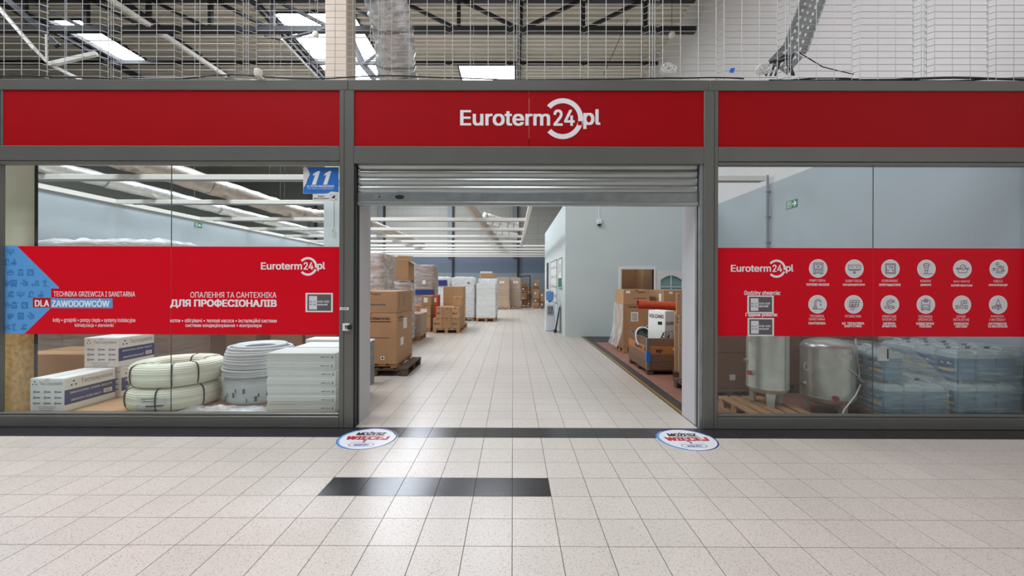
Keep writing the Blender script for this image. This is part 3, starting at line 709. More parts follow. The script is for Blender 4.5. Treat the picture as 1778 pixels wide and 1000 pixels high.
# ---- small fittings on the left post
x0, x1, z0, z1 = fr(590, 605.5, 533.5, 538.2, YF)
t = thing('post_label', ((x0 + x1) / 2, YF, z0), 'tiny white strip label stuck on the left grey post', 'sticker')
MB().box(x0, x1, YF - .002, YF, z0, z1).build('label_strip', 'paper', t); Rr(t, 593, 602, 535.2, 536.4, 'grey_ink', 'print_line', YF - .0026)
x0, x1, z0, z1 = fr(596, 608, 561.5, 574, YF)
t = thing('key_switch', ((x0 + x1) / 2, YF, z0), 'small white key switch for the shutter on left post', 'switch')
MB().box(x0, x1, YF - .025, YF, z0, z1, .004).build('switch_box', 'paper', t)
MB().xf(Matrix()).add([], []); q = MB().lathe([(.0001, 0), (.028, 0), (.028, .02), (.0001, .02)], (0, 0, 0), 16).xf(Matrix.Translation((x1 + .004, YF - .02, (z0 + z1) / 2)) @ Matrix.Rotation(R(90), 4, 'X')); q.build('switch_ring', 'black_plastic', t, True)
g = S2(); cx, cz = (x0 + x1) / 2, (z0 + z1) / 2; g.poly([(cx - .016, cz + .008), (cx + .016, cz + .008), (cx, cz + .026)]); g.rect(cx - .006, cx + .006, cz - .02, cz + .008); g.on('F', YF - .0256, 'arrow_mark', 'black_ink', t)
# ---- round floor stickers
def floor_sticker(cx, cy, lab):
    r = .305; t = thing('floor_sticker', (cx, cy, 0), lab, 'sticker', 'round floor stickers'); Z = .0015
    MB().lathe([(.0001, .0012), (r, .0012), (r + .002, 0)], (cx, cy, 0), 64).build('sticker_sheet', 'icon_grey', t)
    g = S2(); g.ring(cx, cy, r - .03, r, 20, 210, 40); g.on('T', Z, 'rim', 'navy_ink', t)
    g = S2(); g.ring(cx, cy, r - .016, r, 210, 380, 40); g.on('T', Z, 'rim', 'navy_ink', t)
    g = S2(); g.ring(cx, cy, r - .028, r - .008, 130, 250, 30); g.on('T', Z + .0004, 'rim_highlight', 'blue_ink', t)
    def tt(s, a0, a1, b0, b1, mat, bold=.05): q = S2(); q.text(s, cx + a0, cx + a1, cy + b0, cy + b1, bold=bold); return q.on('T', Z + .0003, 'lettering', mat, t)
    tt('MOŻESZ', -.155, .155, .075, .185, 'black_ink'); tt('WIĘCEJ', -.225, .225, -.075, .055, 'red_cap', .06); tt('z', -.014, .014, -.12, -.085, 'black_ink')
    g = S2(); g.rect(cx - .14, cx - .03, cy - .104, cy - .101); g.rect(cx + .03, cx + .14, cy - .104, cy - .101); g.on('T', Z + .0003, 'rule_line', 'grey_ink', t)
    tt('wavin', -.075, .075, -.2, -.155, 'navy_ink', .03)
    g = S2(); cap = [(cx + .09 + .036 * math.cos(R(a)), cy - .178 + .036 * math.sin(R(a))) for a in range(-90, 91, 20)] + [(cx - .09 + .036 * math.cos(R(a)), cy - .178 + .036 * math.sin(R(a))) for a in range(90, 271, 20)]
    g.line(cap, .007, True); g.on('T', Z + .0003, 'logo_outline', 'navy_ink', t)
floor_sticker(gx(640, 4.375, 760) , 4.34, 'round white and blue floor sticker by the left entrance post')
floor_sticker(gx(1190, 4.375, 762), 4.34, 'round white and blue floor sticker by the right entrance post')

# ================================================================== ABOVE THE SHOPFRONT
# ---- welded wire mesh panels, folded, standing on the top rail
ZM0, ZM1 = ZT + .01, 5.75
def fold(u):
    for c in (.075, .765, 1.455):
        if abs(u - c) < .045: return .05 * (1 - abs(u - c) / .045)
    return 0
us = sorted(set([0.0, 1.52] + [c + d for c in (.075, .765, 1.455) for d in (-.045, 0, .045)]))
mp = None; order = 'first second third fourth fifth sixth seventh eighth'.split()
for k in range(8):
    xa = .035 - 1.53 * 4 + 1.53 * k
    lab = f'white wire mesh panel above the fascia, {order[k]} from the left'
    if mp is None:
        t = thing('mesh_panel', (xa, 4.68, ZM0), lab, 'wire mesh', 'wire mesh panels above the shopfront'); mp = t
        h = MB(); z = ZM0 + .03
        while z < ZM1: h.tube([(xa + u_, 4.66 + fold(u_), z) for u_ in us], .0036, 4, cap=False); z += .0745
        h.build('cross_wires', 'wire', t, kind='stuff')
        v = MB()
        for u_ in (.004, .03, .12, .32, .52, .72, .81, 1.01, 1.21, 1.41, 1.5): v.tube([(xa + u_, 4.655 + fold(u_), ZM0), (xa + u_, 4.655 + fold(u_), ZM1)], .004, 4)
        v.build('upright_wires', 'wire', t, kind='stuff')
    else: copy_tree(mp, None, (xa, 4.68, ZM0), label=lab)
# ---- cables lying along the top rail
def wavy(px, seed, amp=.02, n=40, Y=4.62, base=ZT + .012):
    r = random.Random(seed); out = []
    for i in range(n + 1):
        x = px[0] + (px[1] - px[0]) * i / n
        out.append((x, Y + .012 * math.sin(x * 1.7 + seed), base + max(0, amp * (noise.noise(Vector((x * 1.1, seed * 3.1, 0))) + .25))))
    return out
for k, (a, b, mat, rr, amp, lab) in enumerate([(-5.9, 2.6, 'black_cable', .008, .05, 'long black cable lying along the top rail over the entrance'), (2.9, 5.95, 'black_cable', .014, .03, 'thick black cable bundle on the rail over the right window'), (2.8, 5.95, 'black_cable', .008, .06, 'thin black cable above the thick bundle on the right'),
                                            (-5.9, -.8, 'white_cable', .006, .03, 'white cable on the rail over the left window'), (2.2, 5.95, 'white_cable', .006, .02, 'white cable on the rail over the right window')]):
    MB().tube(wavy((a, b), k + 2, amp, 60, 4.655 + .018 * k - (.03 if k > 2 else 0), ZT + .003 + rr), rr, 6).build('cable', mat, smooth=True, label=lab, cat='cable', group='cables on the top rail')
MB().tube([pt(1382, 53, 4.75), pt(1360, 75, 4.74), pt(1400, 92, 4.72)] if False else [pt(1388, 92, 4.72), pt(1402, 100, 4.72), pt(1428, 116, 4.7), pt(1452, 122, 4.7), pt(1482, 129, 4.7)], .006, 6).build('cable', 'black_cable', smooth=True, label='thin black cable drooping from the perforated tray to the rail', cat='cable', group='cables on the top rail')
for px, sd, lab in ((1160, 1, 'coiled white cable bundle hanging over the entrance rail'), (1325, 2, 'tangle of white cables at the foot of the perforated tray')):
    c = pt(px, 122, 4.62); m = MB(); rn = random.Random(sd)
    for k in range(9):
        a = rn.uniform(.03, .075); ph = rn.uniform(0, 6); tl = rn.uniform(-.5, .5)
        m.tube([c + Vector((a * math.cos(q / 14 * 6.283) + rn.uniform(-.004, .004) + .02 * math.cos(ph), .03 * math.sin(q / 14 * 6.283 + ph), .085 + .8 * a * math.sin(q / 14 * 6.283 + tl) - .07)) for q in range(15)], .004, 5)
    m.build('cable_coil', 'white_cable', smooth=True, label=lab, cat='cable', kind='stuff')
# small loudspeaker bracket left and blue tape scrap right
c = pt(450, 126, 4.64)
t = thing('alarm_siren', (c.x, 4.64, ZT), 'small pale alarm housing standing on the rail over the left window', 'alarm')
MB().lathe([(.0001, 0), (.035, 0), (.045, .04), (.04, .08), (.0001, .09)], (c.x - .01, 4.64, ZT + .03), 14).build('housing', 'beam_white', t, True)
MB().bar((c.x - .01, 4.64, ZT + .06), (c.x + .06, 4.64, ZT + .004), .02, .012).build('bracket', 'beam_white', t)
a, b = pt(1266, 126, 4.63), pt(1276, 118, 4.63)
MB().add([(a.x, 4.63, a.z), (b.x - .015, 4.632, a.z - .004), (b.x, 4.628, b.z), (a.x + .015, 4.634, b.z - .006), (a.x, 4.626, a.z), (b.x - .015, 4.628, a.z - .004), (b.x, 4.624, b.z), (a.x + .015, 4.63, b.z - .006)],
         [(0, 1, 2, 3), (7, 6, 5, 4), (0, 4, 5, 1), (1, 5, 6, 2), (2, 6, 7, 3), (3, 7, 4, 0)]).build('tape_scrap', 'blue_tape', label='scrap of bright blue tape caught in the mesh over the right post', cat='tape')
# ---- perforated cable tray coming down to the rail
def tray(path, wd, name, parent, sd=Vector((1, 0, 0))):
    for (a, b) in zip(path[:-1], path[1:]):
        a = Vector(a); b = Vector(b); d = (b - a).normalized(); s = (sd - d * sd.dot(d)).normalized(); nr = d.cross(s).normalized()
        L_ = (b - a).length; nseg = max(2, int(L_ / .12)); m = MB()
        # bottom sheet built as strips leaving slots open
        for sg in range(nseg):
            t0, t1 = L_ * sg / nseg, L_ * (sg + 1) / nseg; g0, g1 = t0 + (t1 - t0) * .28, t1 - (t1 - t0) * .28
            cols = [-.5, -.28, -.2, -.04, .04, .2, .28, .5]
            for q in range(7):
                x0, x1 = cols[q] * wd, cols[q + 1] * wd
                for r0, r1 in ([(t0, t1)] if q % 2 == 0 else [(t0, g0), (g1, t1)]):
                    m.add([a + d * r0 + s * x0, a + d * r1 + s * x0, a + d * r1 + s * x1, a + d * r0 + s * x1], [(0, 1, 2, 3)])
        m.build('tray_bottom', 'galv', parent, kind='stuff')
        for e in (-1, 1):
            o = s * (e * wd / 2); m = MB()
            for sg in range(nseg):
                t0, t1 = L_ * sg / nseg, L_ * (sg + 1) / nseg
                for r0, r1, h0, h1 in ((t0, t1, 0, .018), (t0, t1, .04, .06), (t0, t0 + (t1 - t0) * .5, .018, .04)):
                    m.add([a + d * r0 + o - nr * h0, a + d * r1 + o - nr * h0, a + d * r1 + o - nr * h1, a + d * r0 + o - nr * h1], [(0, 1, 2, 3)])
            m.build('tray_side', 'galv', parent, kind='stuff')
t = thing('cable_tray', pt(1340, 128, 4.72), 'perforated galvanised cable tray slanting up from the rail, right', 'cable tray')
tray([pt(1350, 118, 4.85), pt(1378, 88, 4.9), pt(1425, -40, 5.3)], .27, 'tray', t)
for k in range(3):
    MB().tube([pt(1330 + 8 * k, 131, 4.70), pt(1338 + 8 * k, 108, 4.72), pt(1352 + 6 * k, 104, 4.74), pt(1362 + 5 * k, 96, 4.76)], .012, 6).build('black_lead', 'black_cable', t, True)
for k in range(2):
    MB().tube([pt(1373 + 5 * k, 93, 4.74), pt(1366 + 6 * k, 112, 4.71), pt(1376 + 3 * k, 131, 4.69)], .01, 6).build('black_lead', 'black_cable', t, True)

# ---- steel roof truss across the hall
YT = 13.8; zc0, zc1 = gz(52, YT, 700), gz(-2, YT, 700)
t = thing('roof_truss', (-10, YT, zc0), 'dark steel roof truss spanning the hall behind the wire mesh', 'truss')
MB().box(-26, XR - .02, YT - .09, YT + .09, zc0 - .09, zc0 + .09).build('bottom_chord', 'steel_dark', t)
MB().box(-26, XR - .02, YT - .09, YT + .09, zc1 - .08, zc1 + .08).build('top_chord', 'steel_dark', t)
for k in range(-12, 3):
    x = .25 + 2.08 * k
    MB().box(x - .06, x + .06, YT - .06, YT + .06, zc0, zc1).build('post', 'steel_dark', t)
    if k < 0: a, b = (x, YT, zc1), (x + 2.08, YT, zc0)
    else: a, b = (x, YT, zc0), (x + 2.08, YT, zc1)
    if b[0] < XR: MB().bar(a, b, .1, .1).build('diagonal', 'steel_dark', t)
t = thing('roof_truss', (-10, 21.0, zc0), 'second dark roof truss, hidden low behind the shop sign', 'truss')
MB().box(-26, XR - .02, 20.9, 21.1, zc0 - .05, zc0 + .1).build('bottom_chord', 'steel_dark', t); MB().box(-26, XR - .02, 20.9, 21.1, zc1 - .06, zc1 + .08).build('top_chord', 'steel_dark', t)
for k in range(-12, 3):
    x = .25 + 2.08 * k; MB().box(x - .06, x + .06, 20.94, 21.06, zc0, zc1).build('post', 'steel_dark', t)
for x, lab in ((.25, 'dark purlin running back along the roof near the centre'), (-8.75, 'dark purlin along the left edge of the wide roof light'), (-13.2, 'dark purlin along the roof left of the pillar'), (-17.3, 'dark purlin along the left edge of the narrow roof light')):
    MB().box(x - .07, x + .07, 9, 30, ROOF - .22, ROOF - .002).build('purlin', 'steel_dark', label=lab, cat='roof beam', group='roof purlins')
MB().box(-26, XR, 17.35, 17.46, ROOF - .36, ROOF - .225).build('cross_purlin', 'steel_dark', label='thin dark cross beam under the roof just above the sign', cat='roof beam')
# light strip hung on the left, braces and pipes
def stick(path, r, mat, name, lab, cat, n=6, sq=None):
    m = MB()
    if sq:
        for a, b in zip(path[:-1], path[1:]): m.bar(a, b, sq, sq)
    else: m.tube(path, r, n)
    return m.build(name, mat, label=lab, cat=cat, smooth=not sq)
stick([pt(175, -12, 12.4), pt(392, 132, 16.5)], 0, 'beam_white', 'light_strip', 'long pale light strip hanging diagonally at the upper left', 'light strip', sq=.13)
stick([pt(-10, 4, 12.6), pt(60, 85, 12.8), pt(86, 112, 13), pt(140, 138, 13.2)], 0, 'beam_white', 'pipe_run', 'pale bent pipe run at the far upper left corner', 'pipe', sq=.09)
stick([pt(86, 112, 12.95), pt(168, 93, 13.1)], 0, 'beam_white', 'pipe_brace', 'short pale brace branching off the bent pipe at upper left', 'brace', sq=.12)
stick([pt(-10, -20, 12.9), pt(82, 62, 13.5), pt(100, 80, 13.6)], 0, 'steel_dark', 'roof_brace', 'dark diagonal roof brace crossing the upper left corner', 'brace', sq=.16)
stick([pt(80, 60, 12.8), pt(81, 108, 12.8)], .03, 'beam_white', 'drop_rod', 'short pale rod hanging above the bent pipe', 'rod')
stick([pt(489, 68, 13.2), pt(555, 138, 15)], .035, 'beam_white', 'roof_brace', 'thin pale brace running down to the left pillar', 'brace')
stick([(-5.2, 13.0, ROOF), pt(604, 30, 13.0), pt(614, 78, 13.0), pt(630, 112, 13.1), pt(652, 138, 13.3)], .1, 'plastic_grey', 'vent_pipe', 'grey bent pipe in front of the wide bright roof light', 'pipe', 8)
stick([pt(630, 112, 13.0), pt(655, 94, 13.2)], .05, 'plastic_grey', 'pipe_bracket', 'short grey bracket holding the bent pipe by the foil duct', 'bracket', 6)
stick([pt(460, 62, 13.3), pt(490, 69, 13.3), pt(565, 50, 13.3)], .05, 'steel_dark', 'roof_tie', 'thin dark tie rod sagging under the truss beside the pillar', 'rod')
stick([pt(1048, 130, 15), pt(1103, 5, 15)], .012, 'black_cable', 'hanging_wire', 'thin slanting dark wire under the roof right of centre', 'wire')
# globe lamps
for px, py, Y, lab in ((548, 60, 12.5, 'small pale globe lamp hanging in front of the left pillar'), (1166.5, 60.5, 12.5, 'small pale globe lamp hanging before the white wall')):
    c = pt(px, py, Y); t = thing('globe_lamp', c, lab, 'lamp', 'globe lamps under the truss')
    MB().sphere(c, .095, 16, 10).build('globe', 'beam_white', t, True); MB().tube([c + Vector((0, 0, .09)), (c.x, c.y, ROOF)], .008, 6).build('cord', 'black_cable', t)
# ---- pillar
px0, px1 = gx(563, 10.2), gx(601, 10.2)
t = thing('concrete_pillar', ((px0 + px1) / 2, 10.5, 0), 'tall square concrete pillar behind the left window', 'pillar')
MB().box(px0, px1, 10.2, 10.8, 4.0, ROOF, .02).build('upper_shaft', 'concrete', t)
MB().box(px0 - .015, px1 + .015, 10.18, 10.82, 0, 4.0, .02).build('lower_casing', 'office', t)
c = pt(579, 402, 10.17)
MB().tube([(c.x, 10.16, 4.0), (c.x, 10.16, c.z + .1), (c.x - .05, 10.15, c.z), (c.x, 10.15, c.z - .1), (c.x + .05, 10.15, c.z), (c.x, 10.15, c.z + .08)], .012, 6).build('hanging_cable', 'white_cable', t, True)
# ---- foil ducts
def smooth_path(P_, n=10):
    P_ = [Vector(p) for p in P_]; out = []
    for i in range(len(P_) - 1):
        p0 = P_[max(i - 1, 0)]; p1 = P_[i]; p2 = P_[i + 1]; p3 = P_[min(i + 2, len(P_) - 1)]
        for k in range(n):
            t_ = k / n
            out.append(.5 * ((2 * p1) + (p2 - p0) * t_ + (2 * p0 - 5 * p1 + 4 * p2 - p3) * t_ ** 2 + (3 * p1 - p0 - 3 * p2 + p3) * t_ ** 3))
    out.append(P_[-1]); return out
def duct(path, r, mat, lab, n=10, seg=18, wr=.06, hang=()):
    sp = smooth_path(path, n); t = thing('air_duct', sp[0], lab, 'air duct', 'foil air ducts')
    sd = random.random() * 50
    MB().tube(sp, r, seg, rf=lambda i, k: 1 + wr * noise.noise(Vector((i * .5 + sd, math.cos(k / seg * 6.283) * 2.2, math.sin(k / seg * 6.283) * 2.2))) + (wr * .5 if i % 3 == 0 else 0)).build('sleeve', mat, t, smooth=2)
    acc = 0; last = sp[0]
    for i in range(2, len(sp) - 2, max(3, len(sp) // 8)):
        MB().tube([sp[i] - (sp[i + 1] - sp[i - 1]).normalized() * .02, sp[i] + (sp[i + 1] - sp[i - 1]).normalized() * .02], r * 1.07, seg, cap=False).build('clamp_band', 'galv', t, True)
    return t
duct([pt(650, -110, 6.3), pt(671, 0, 6.7), pt(684, 60, 7.0), pt(689, 130, 7.4), (-2.0, 7.55, 5.1), (-1.95, 7.9, 4.78), (-1.9, 8.6, 4.66), (-1.88, 9.4, 4.66)], .325, 'foil', 'fat crinkled foil duct rising behind the mesh', 14, 28, .13)
duct([(-1.88, 9.45, 4.66), (-1.8, 13, 4.64), (-1.62, 18, 4.62), (-1.45, 22, 4.6), (-1.2, 27, 4.56), (-.95, 33, 4.5)], .19, 'duct_cloth', 'slim padded duct running back above the aisle', 16, 18, .1)
duct([(-8.75, 5.4, 4.36), (-8.6, 8, 4.36), (-8.5, 12, 4.36), (-8.3, 16, 4.34), (-7.6, 17.2, 4.36), (-6.9, 17.4, 4.36)], .25, 'duct_cloth', 'upper padded duct seen through the left window', 14, 20, .13)
duct([(-10.7, 5.3, 4.28), (-10.6, 10, 4.27), (-10.55, 16, 4.27), (-10.4, 24, 4.27)], .17, 'foil', 'lower slim foil duct along the left partition', 26, 18, .14)
duct([(-6.9, 17.4, 4.36), (-6.7, 21, 4.36), (-6.6, 30, 4.36)], .24, 'duct_cloth', 'padded duct at the back left, seen beside the pillar', 8, 16, .07)
duct([(-1.5, 20.5, 4.9), (-.9, 20.7, 4.75), (-.2, 20.9, 4.55), (.25, 21, 4.5)], .26, 'foil', 'short flexible foil branch off the main duct, nearer one', 6, 16, .1)
duct([(-1.3, 26, 4.8), (-.6, 26.2, 4.7), (.3, 26.4, 4.62)], .22, 'foil', 'short flexible foil branch off the main duct, farther one', 6, 16, .1)
# ---- white suspended beams over the store (a light grid)
BY = [9.3, 12.15, 15.4, 18.2, 21.0, 23.6, 26.3, 28.8, 31.4, 34.0, 36.7]
for k, y in enumerate(BY):
    x1 = 5.66 if k == 0 else (.52 if y < 26 else (OX - .05 if y < 20 else XR))
    o = order + ['ninth', 'tenth', 'eleventh']
    t = thing('suspended_beam', ((XL + x1) / 2, y, 3.94), f'white suspended ceiling beam across the store, {o[k]} from the shopfront', 'ceiling beam', 'white suspended beams')
    MB().box(XL + .06, x1, y - .05, y + .05, 3.94, 4.06, .008).build('beam', 'beam_white', t)
    m = MB(); MB().box(XL + .5, x1 - .1, y - .03, y + .03, 3.915, 3.94).build('lamp_rail', 'plastic_grey', t)
    n = 3
    for j in range(n): 
        x = XL + 1.6 + j * 4.6 + (k % 3) * .7
        if x < x1: MB().tube([(x, y, 4.06), (x, y, ROOF)], .004, 4).build('hanger_wire', 'plastic_grey', t)
MB().box(.47, .58, 12.2, 25.6, 3.93, 4.07, .008).build('suspended_beam', 'beam_white', label='long white suspended beam running back beside the office block', cat='ceiling beam')

# ================================================================== GOODS
def pallet(x0, x1, y0, y1, z0, lab, mat='wood', along='y', h=.144, group='wooden pallets'):
    t = thing('wooden_pallet', ((x0 + x1) / 2, (y0 + y1) / 2, z0), lab, 'pallet', group)
    z1 = z0 + h; tb = .022; bl = h - .022 * 2 - .02
    W = x1 - x0; D = y1 - y0
    ax = along == 'y'                         # deck boards run along y
    span = W if ax else D; n = 5 if span > .7 else 4; bw = span / (n * 1.28)
    for k in range(n):
        c = bw / 2 + (span - bw) * k / (n - 1)
        if ax: MB().box(x0 + c - bw / 2, x0 + c + bw / 2, y0, y1, z1 - tb, z1, .003).build('deck_board', mat, t)
        else: MB().box(x0, x1, y0 + c - bw / 2, y0 + c + bw / 2, z1 - tb, z1, .003).build('deck_board', mat, t)
    for k in range(3):
        if ax: c = y0 + .05 + (D - .1) * k / 2; MB().box(x0, x1, c - .05, c + .05, z1 - tb * 2, z1 - tb).build('stringer', mat, t)
        else: c = x0 + .05 + (W - .1) * k / 2; MB().box(c - .05, c + .05, y0, y1, z1 - tb * 2, z1 - tb).build('stringer', mat, t)
    for i in range(3):
        for j in range(3):
            cx = x0 + .06 + (W - .12) * i / 2; cy = y0 + .06 + (D - .12) * j / 2
            MB().box(cx - .05, cx + .05, cy - .06, cy + .06, z0 + .02, z0 + .02 + bl).build('block', mat, t)
    for k in range(3):
        if ax: c = x0 + .06 + (W - .12) * k / 2; MB().box(c - .05, c + .05, y0, y1, z0, z0 + .02).build('bottom_board', mat, t)
        else: c = y0 + .06 + (D - .12) * k / 2; MB().box(x0, x1, c - .05, c + .05, z0, z0 + .02).build('bottom_board', mat, t)
    return t
def carton_body(m, x0, x1, y0, y1, z0, z1, c=.006):
    m.box(x0, x1, y0, y1, z0, z1 - .004, c)
    xm = (x0 + x1) / 2; ym = (y0 + y1) / 2
    if x1 - x0 < y1 - y0: m.box(x0 + .004, xm - .003, y0 + .004, y1 - .004, z1 - .004, z1); m.box(xm + .003, x1 - .004, y0 + .004, y1 - .004, z1 - .004, z1)
    else: m.box(x0 + .004, x1 - .004, y0 + .004, ym - .003, z1 - .004, z1); m.box(x0 + .004, x1 - .004, ym + .003, y1 - .004, z1 - .004, z1)
    return m
def carton(x0, x1, y0, y1, z0, z1, lab=None, mat='kraft', group=None, parent=None, tape=True, name='carton'):
    if parent: t = thing(name, ((x0 + x1) / 2, (y0 + y1) / 2, z0), parent=parent)
    else: t = thing(name, ((x0 + x1) / 2, (y0 + y1) / 2, z0), lab, 'carton', group)
    b = carton_body(MB(), x0, x1, y0, y1, z0, z1).build('carton_body', mat, t)
    if tape:
        xm = (x0 + x1) / 2; ym = (y0 + y1) / 2; w_ = .025; d = .06
        if x1 - x0 < y1 - y0: MB().box(xm - w_, xm + w_, y0 - .0008, y1 + .0008, z1, z1 + .0008).box(xm - w_, xm + w_, y0 - .0012, y0 - .0002, z1 - d, z1 + .0008).build('tape', 'kraft_tape' if 'white' not in mat else 'paper', t)
        else: MB().box(x0 - .0008, x1 + .0008, ym - w_, ym + w_, z1, z1 + .0008).box(x1 + .0002, x1 + .0012, ym - w_, ym + w_, z1 - d, z1 + .0008).build('tape', 'kraft_tape' if 'white' not in mat else 'paper', t)
    return t
def ftext(t, s, a0, a1, z0, z1, y, mat='black_ink', bold=.012): q = S2(); q.text(s, a0, a1, z0, z1, bold=bold); return q.on('F', y - .001, 'print', mat, t)
def frect(t, a0, a1, z0, z1, y, mat='paper', name='label', plane='F'):
    q = S2(); q.rect(a0, a1, z0, z1); return q.on(plane, y - .001 if plane == 'F' else y, name, mat, t)
def wrap(x0, x1, y0, y1, z0, z1, mat, parent=None, lab=None, amp=.012, bulge=.012, n=9, top=True, flare=0.0, seed=0):
    """stretch film round a load: a wrinkled shell, slightly proud of it"""
    nx, ny, nz = max(3, int((x1 - x0) * n)), max(3, int((y1 - y0) * n)), max(4, int((z1 - z0) * n)); m = MB()
    x0 -= bulge; x1 += bulge; y0 -= bulge; y1 += bulge; z1 += bulge
    loop = [(x0 + (x1 - x0) * i / nx, y0, 0, -1) for i in range(nx)] + [(x1, y0 + (y1 - y0) * i / ny, 1, 0) for i in range(ny)] + [(x1 - (x1 - x0) * i / nx, y1, 0, 1) for i in range(nx)] + [(x0, y1 - (y1 - y0) * i / ny, -1, 0) for i in range(ny)]
    L_ = len(loop); vs = []
    for k in range(nz + 1):
        z = z0 + (z1 - z0) * k / nz; fl = flare * (1 - k / nz) ** 4
        for x, y, ax, ay in loop:
            d = amp * (noise.noise(Vector((x * 7, y * 7 + seed, z * 9))) * .5 + .5) + fl * (.6 + .4 * noise.noise(Vector((x * 9, y * 9, seed))))
            vs.append((x + ax * d, y + ay * d, z))
    fs = [(k * L_ + i, k * L_ + (i + 1) % L_, (k + 1) * L_ + (i + 1) % L_, (k + 1) * L_ + i) for k in range(nz) for i in range(L_)]
    m.add(vs, fs)
    if top:
        tv = []; tf = []
        for j in range(ny + 1):
            for i in range(nx + 1):
                x = x0 + (x1 - x0) * i / nx; y = y0 + (y1 - y0) * j / ny; e = 0 if i in (0, nx) or j in (0, ny) else amp * 1.5 * (noise.noise(Vector((x * 6, y * 6, seed + 3))) + .6)
                tv.append((x, y, z1 + e))
        for j in range(ny):
            for i in range(nx): a = j * (nx + 1) + i; tf.append((a, a + 1, a + nx + 2, a + nx + 1))
        m.add(tv, tf)
    return m.build('stretch_film', mat, parent, smooth=2, label=lab, cat=None if parent else 'plastic film')
def wrapped_load(x0, x1, y0, y1, z0, z1, nx, ny, nz, lab, mat, film, group=None, gap=.006, seed=0, amp=.012, name='wrapped_load', cat='wrapped pallet load'):
    t = thing(name, ((x0 + x1) / 2, (y0 + y1) / 2, z0), lab, cat, group)
    dx, dy, dz = (x1 - x0) / nx, (y1 - y0) / ny, (z1 - z0) / nz
    for k in range(nz):
        for j in range(ny):
            for i in range(nx):
                if ny > 2 and nx > 2 and 0 < i < nx - 1 and 0 < j < ny - 1: continue
                carton_body(MB(), x0 + dx * i + gap / 2, x0 + dx * (i + 1) - gap / 2, y0 + dy * j + gap / 2, y0 + dy * (j + 1) - gap / 2, z0 + dz * k, z0 + dz * (k + 1) - .003).build('carton', mat, t)
    wrap(x0, x1, y0, y1, z0 + .01, z1, film, t, amp=amp, seed=seed)
    return t
PH = .144
# ------------------------------------------------ left display window
t = thing('display_platform', (-3.9, 5.4, 0), 'low brown board platform behind the left window', 'platform')
for k in range(7):
    MB().box(-5.76 + k * .518, -5.76 + k * .518 + .51, 4.76, 6.16, 0, .1, .003).build('plank', 'kraft', t)
def techno(x0, x1, y0, y1, z0, z1, lab):
    t = carton(x0, x1, y0, y1, z0, z1, lab, 'white_carton', 'white cartons with blue bands')
    W, D, H = x1 - x0, y1 - y0, z1 - z0; q = y0 - .001
    def mark(plane, a, b, s, c):
        g = S2()
        for k in range(3): g.add([(a + s * math.cos(R(90 + 120 * k + 25)), b + s * math.sin(R(90 + 120 * k + 25))), (a + s * math.cos(R(90 + 120 * k - 25)), b + s * math.sin(R(90 + 120 * k - 25))), (a + .35 * s * math.cos(R(90 + 120 * k)), b + .35 * s * math.sin(R(90 + 120 * k)))], [(0, 1, 2)])
        g.on(plane, c, 'emblem', 'black_ink', t)
    g = S2(); g.text('Tecnosystemi', x0 + .28 * W, x0 + .95 * W, z0 + .78 * H, z0 + .9 * H); g.on('F', q, 'print', 'grey_ink', t); mark('F', x0 + .14 * W, z0 + .85 * H, .03, q)
    g = S2()
    for r in range(3):
        for c in range(3):
            a = x0 + W * (.08 + .31 * c); b = z0 + H * (.6 - .17 * r); g.rect(a + .1 * W, a + .22 * W, b - .006, b + .006); g.ring(a + .055 * W, b, .008, .016, n=12)
    for k in range(3): g.rect(x0 + W * (.22 + .03 * k), x0 + W * (.75 - .03 * k), z0 + H * (.15 - .05 * k), z0 + H * (.16 - .05 * k))
    g.on('F', q, 'symbol_print', 'navy_ink', t)
    S2().rect(y0 + .003, y1 - .003, z0 + .2 * H, z0 + .64 * H).on('R', x1 + .001, 'blue_band', 'navy_ink', t)
    g = S2(); g.text('Tecnosystemi', y0 + .3 * D, y0 + .93 * D, z0 + .72 * H, z0 + .9 * H); g.on('R', x1 + .001, 'print', 'grey_ink', t); mark('R', y0 + .17 * D, z0 + .8 * H, .04, x1 + .001)
    g = S2(); g.text('INNOVAZIONE. DESIGN. QUALITÀ', y0 + .1 * D, y0 + .92 * D, z0 + .5 * H, z0 + .58 * H, bold=.01); g.text('INNOVATION. DESIGN. QUALITY', y0 + .12 * D, y0 + .7 * D, z0 + .27 * H, z0 + .34 * H, bold=.01); g.on('R', x1 + .002, 'print', 'white_ink', t)
    S2().rect(y0 + .74 * D, y0 + .92 * D, z0 + .27 * H, z0 + .4 * H).on('R', x1 + .0025, 'label', 'paper', t)
    g = S2()
    for k in range(7): g.rect(y0 + D * (.77 + .018 * k), y0 + D * (.777 + .018 * k), z0 + .29 * H, z0 + .37 * H)
    g.on('R', x1 + .003, 'barcode', 'black_ink', t)
    return t
techno(-5.69, -5.285, 4.85, 5.48, .1, .497, 'white blue-banded carton nearest the left window glass')
techno(-5.66, -5.23, 5.5, 6.05, .1, .497, 'white blue-banded carton at the bottom behind the nearest one')
techno(-5.71, -5.25, 5.48, 6.03, .5, .893, 'white blue-banded carton on top of the stack, left window')
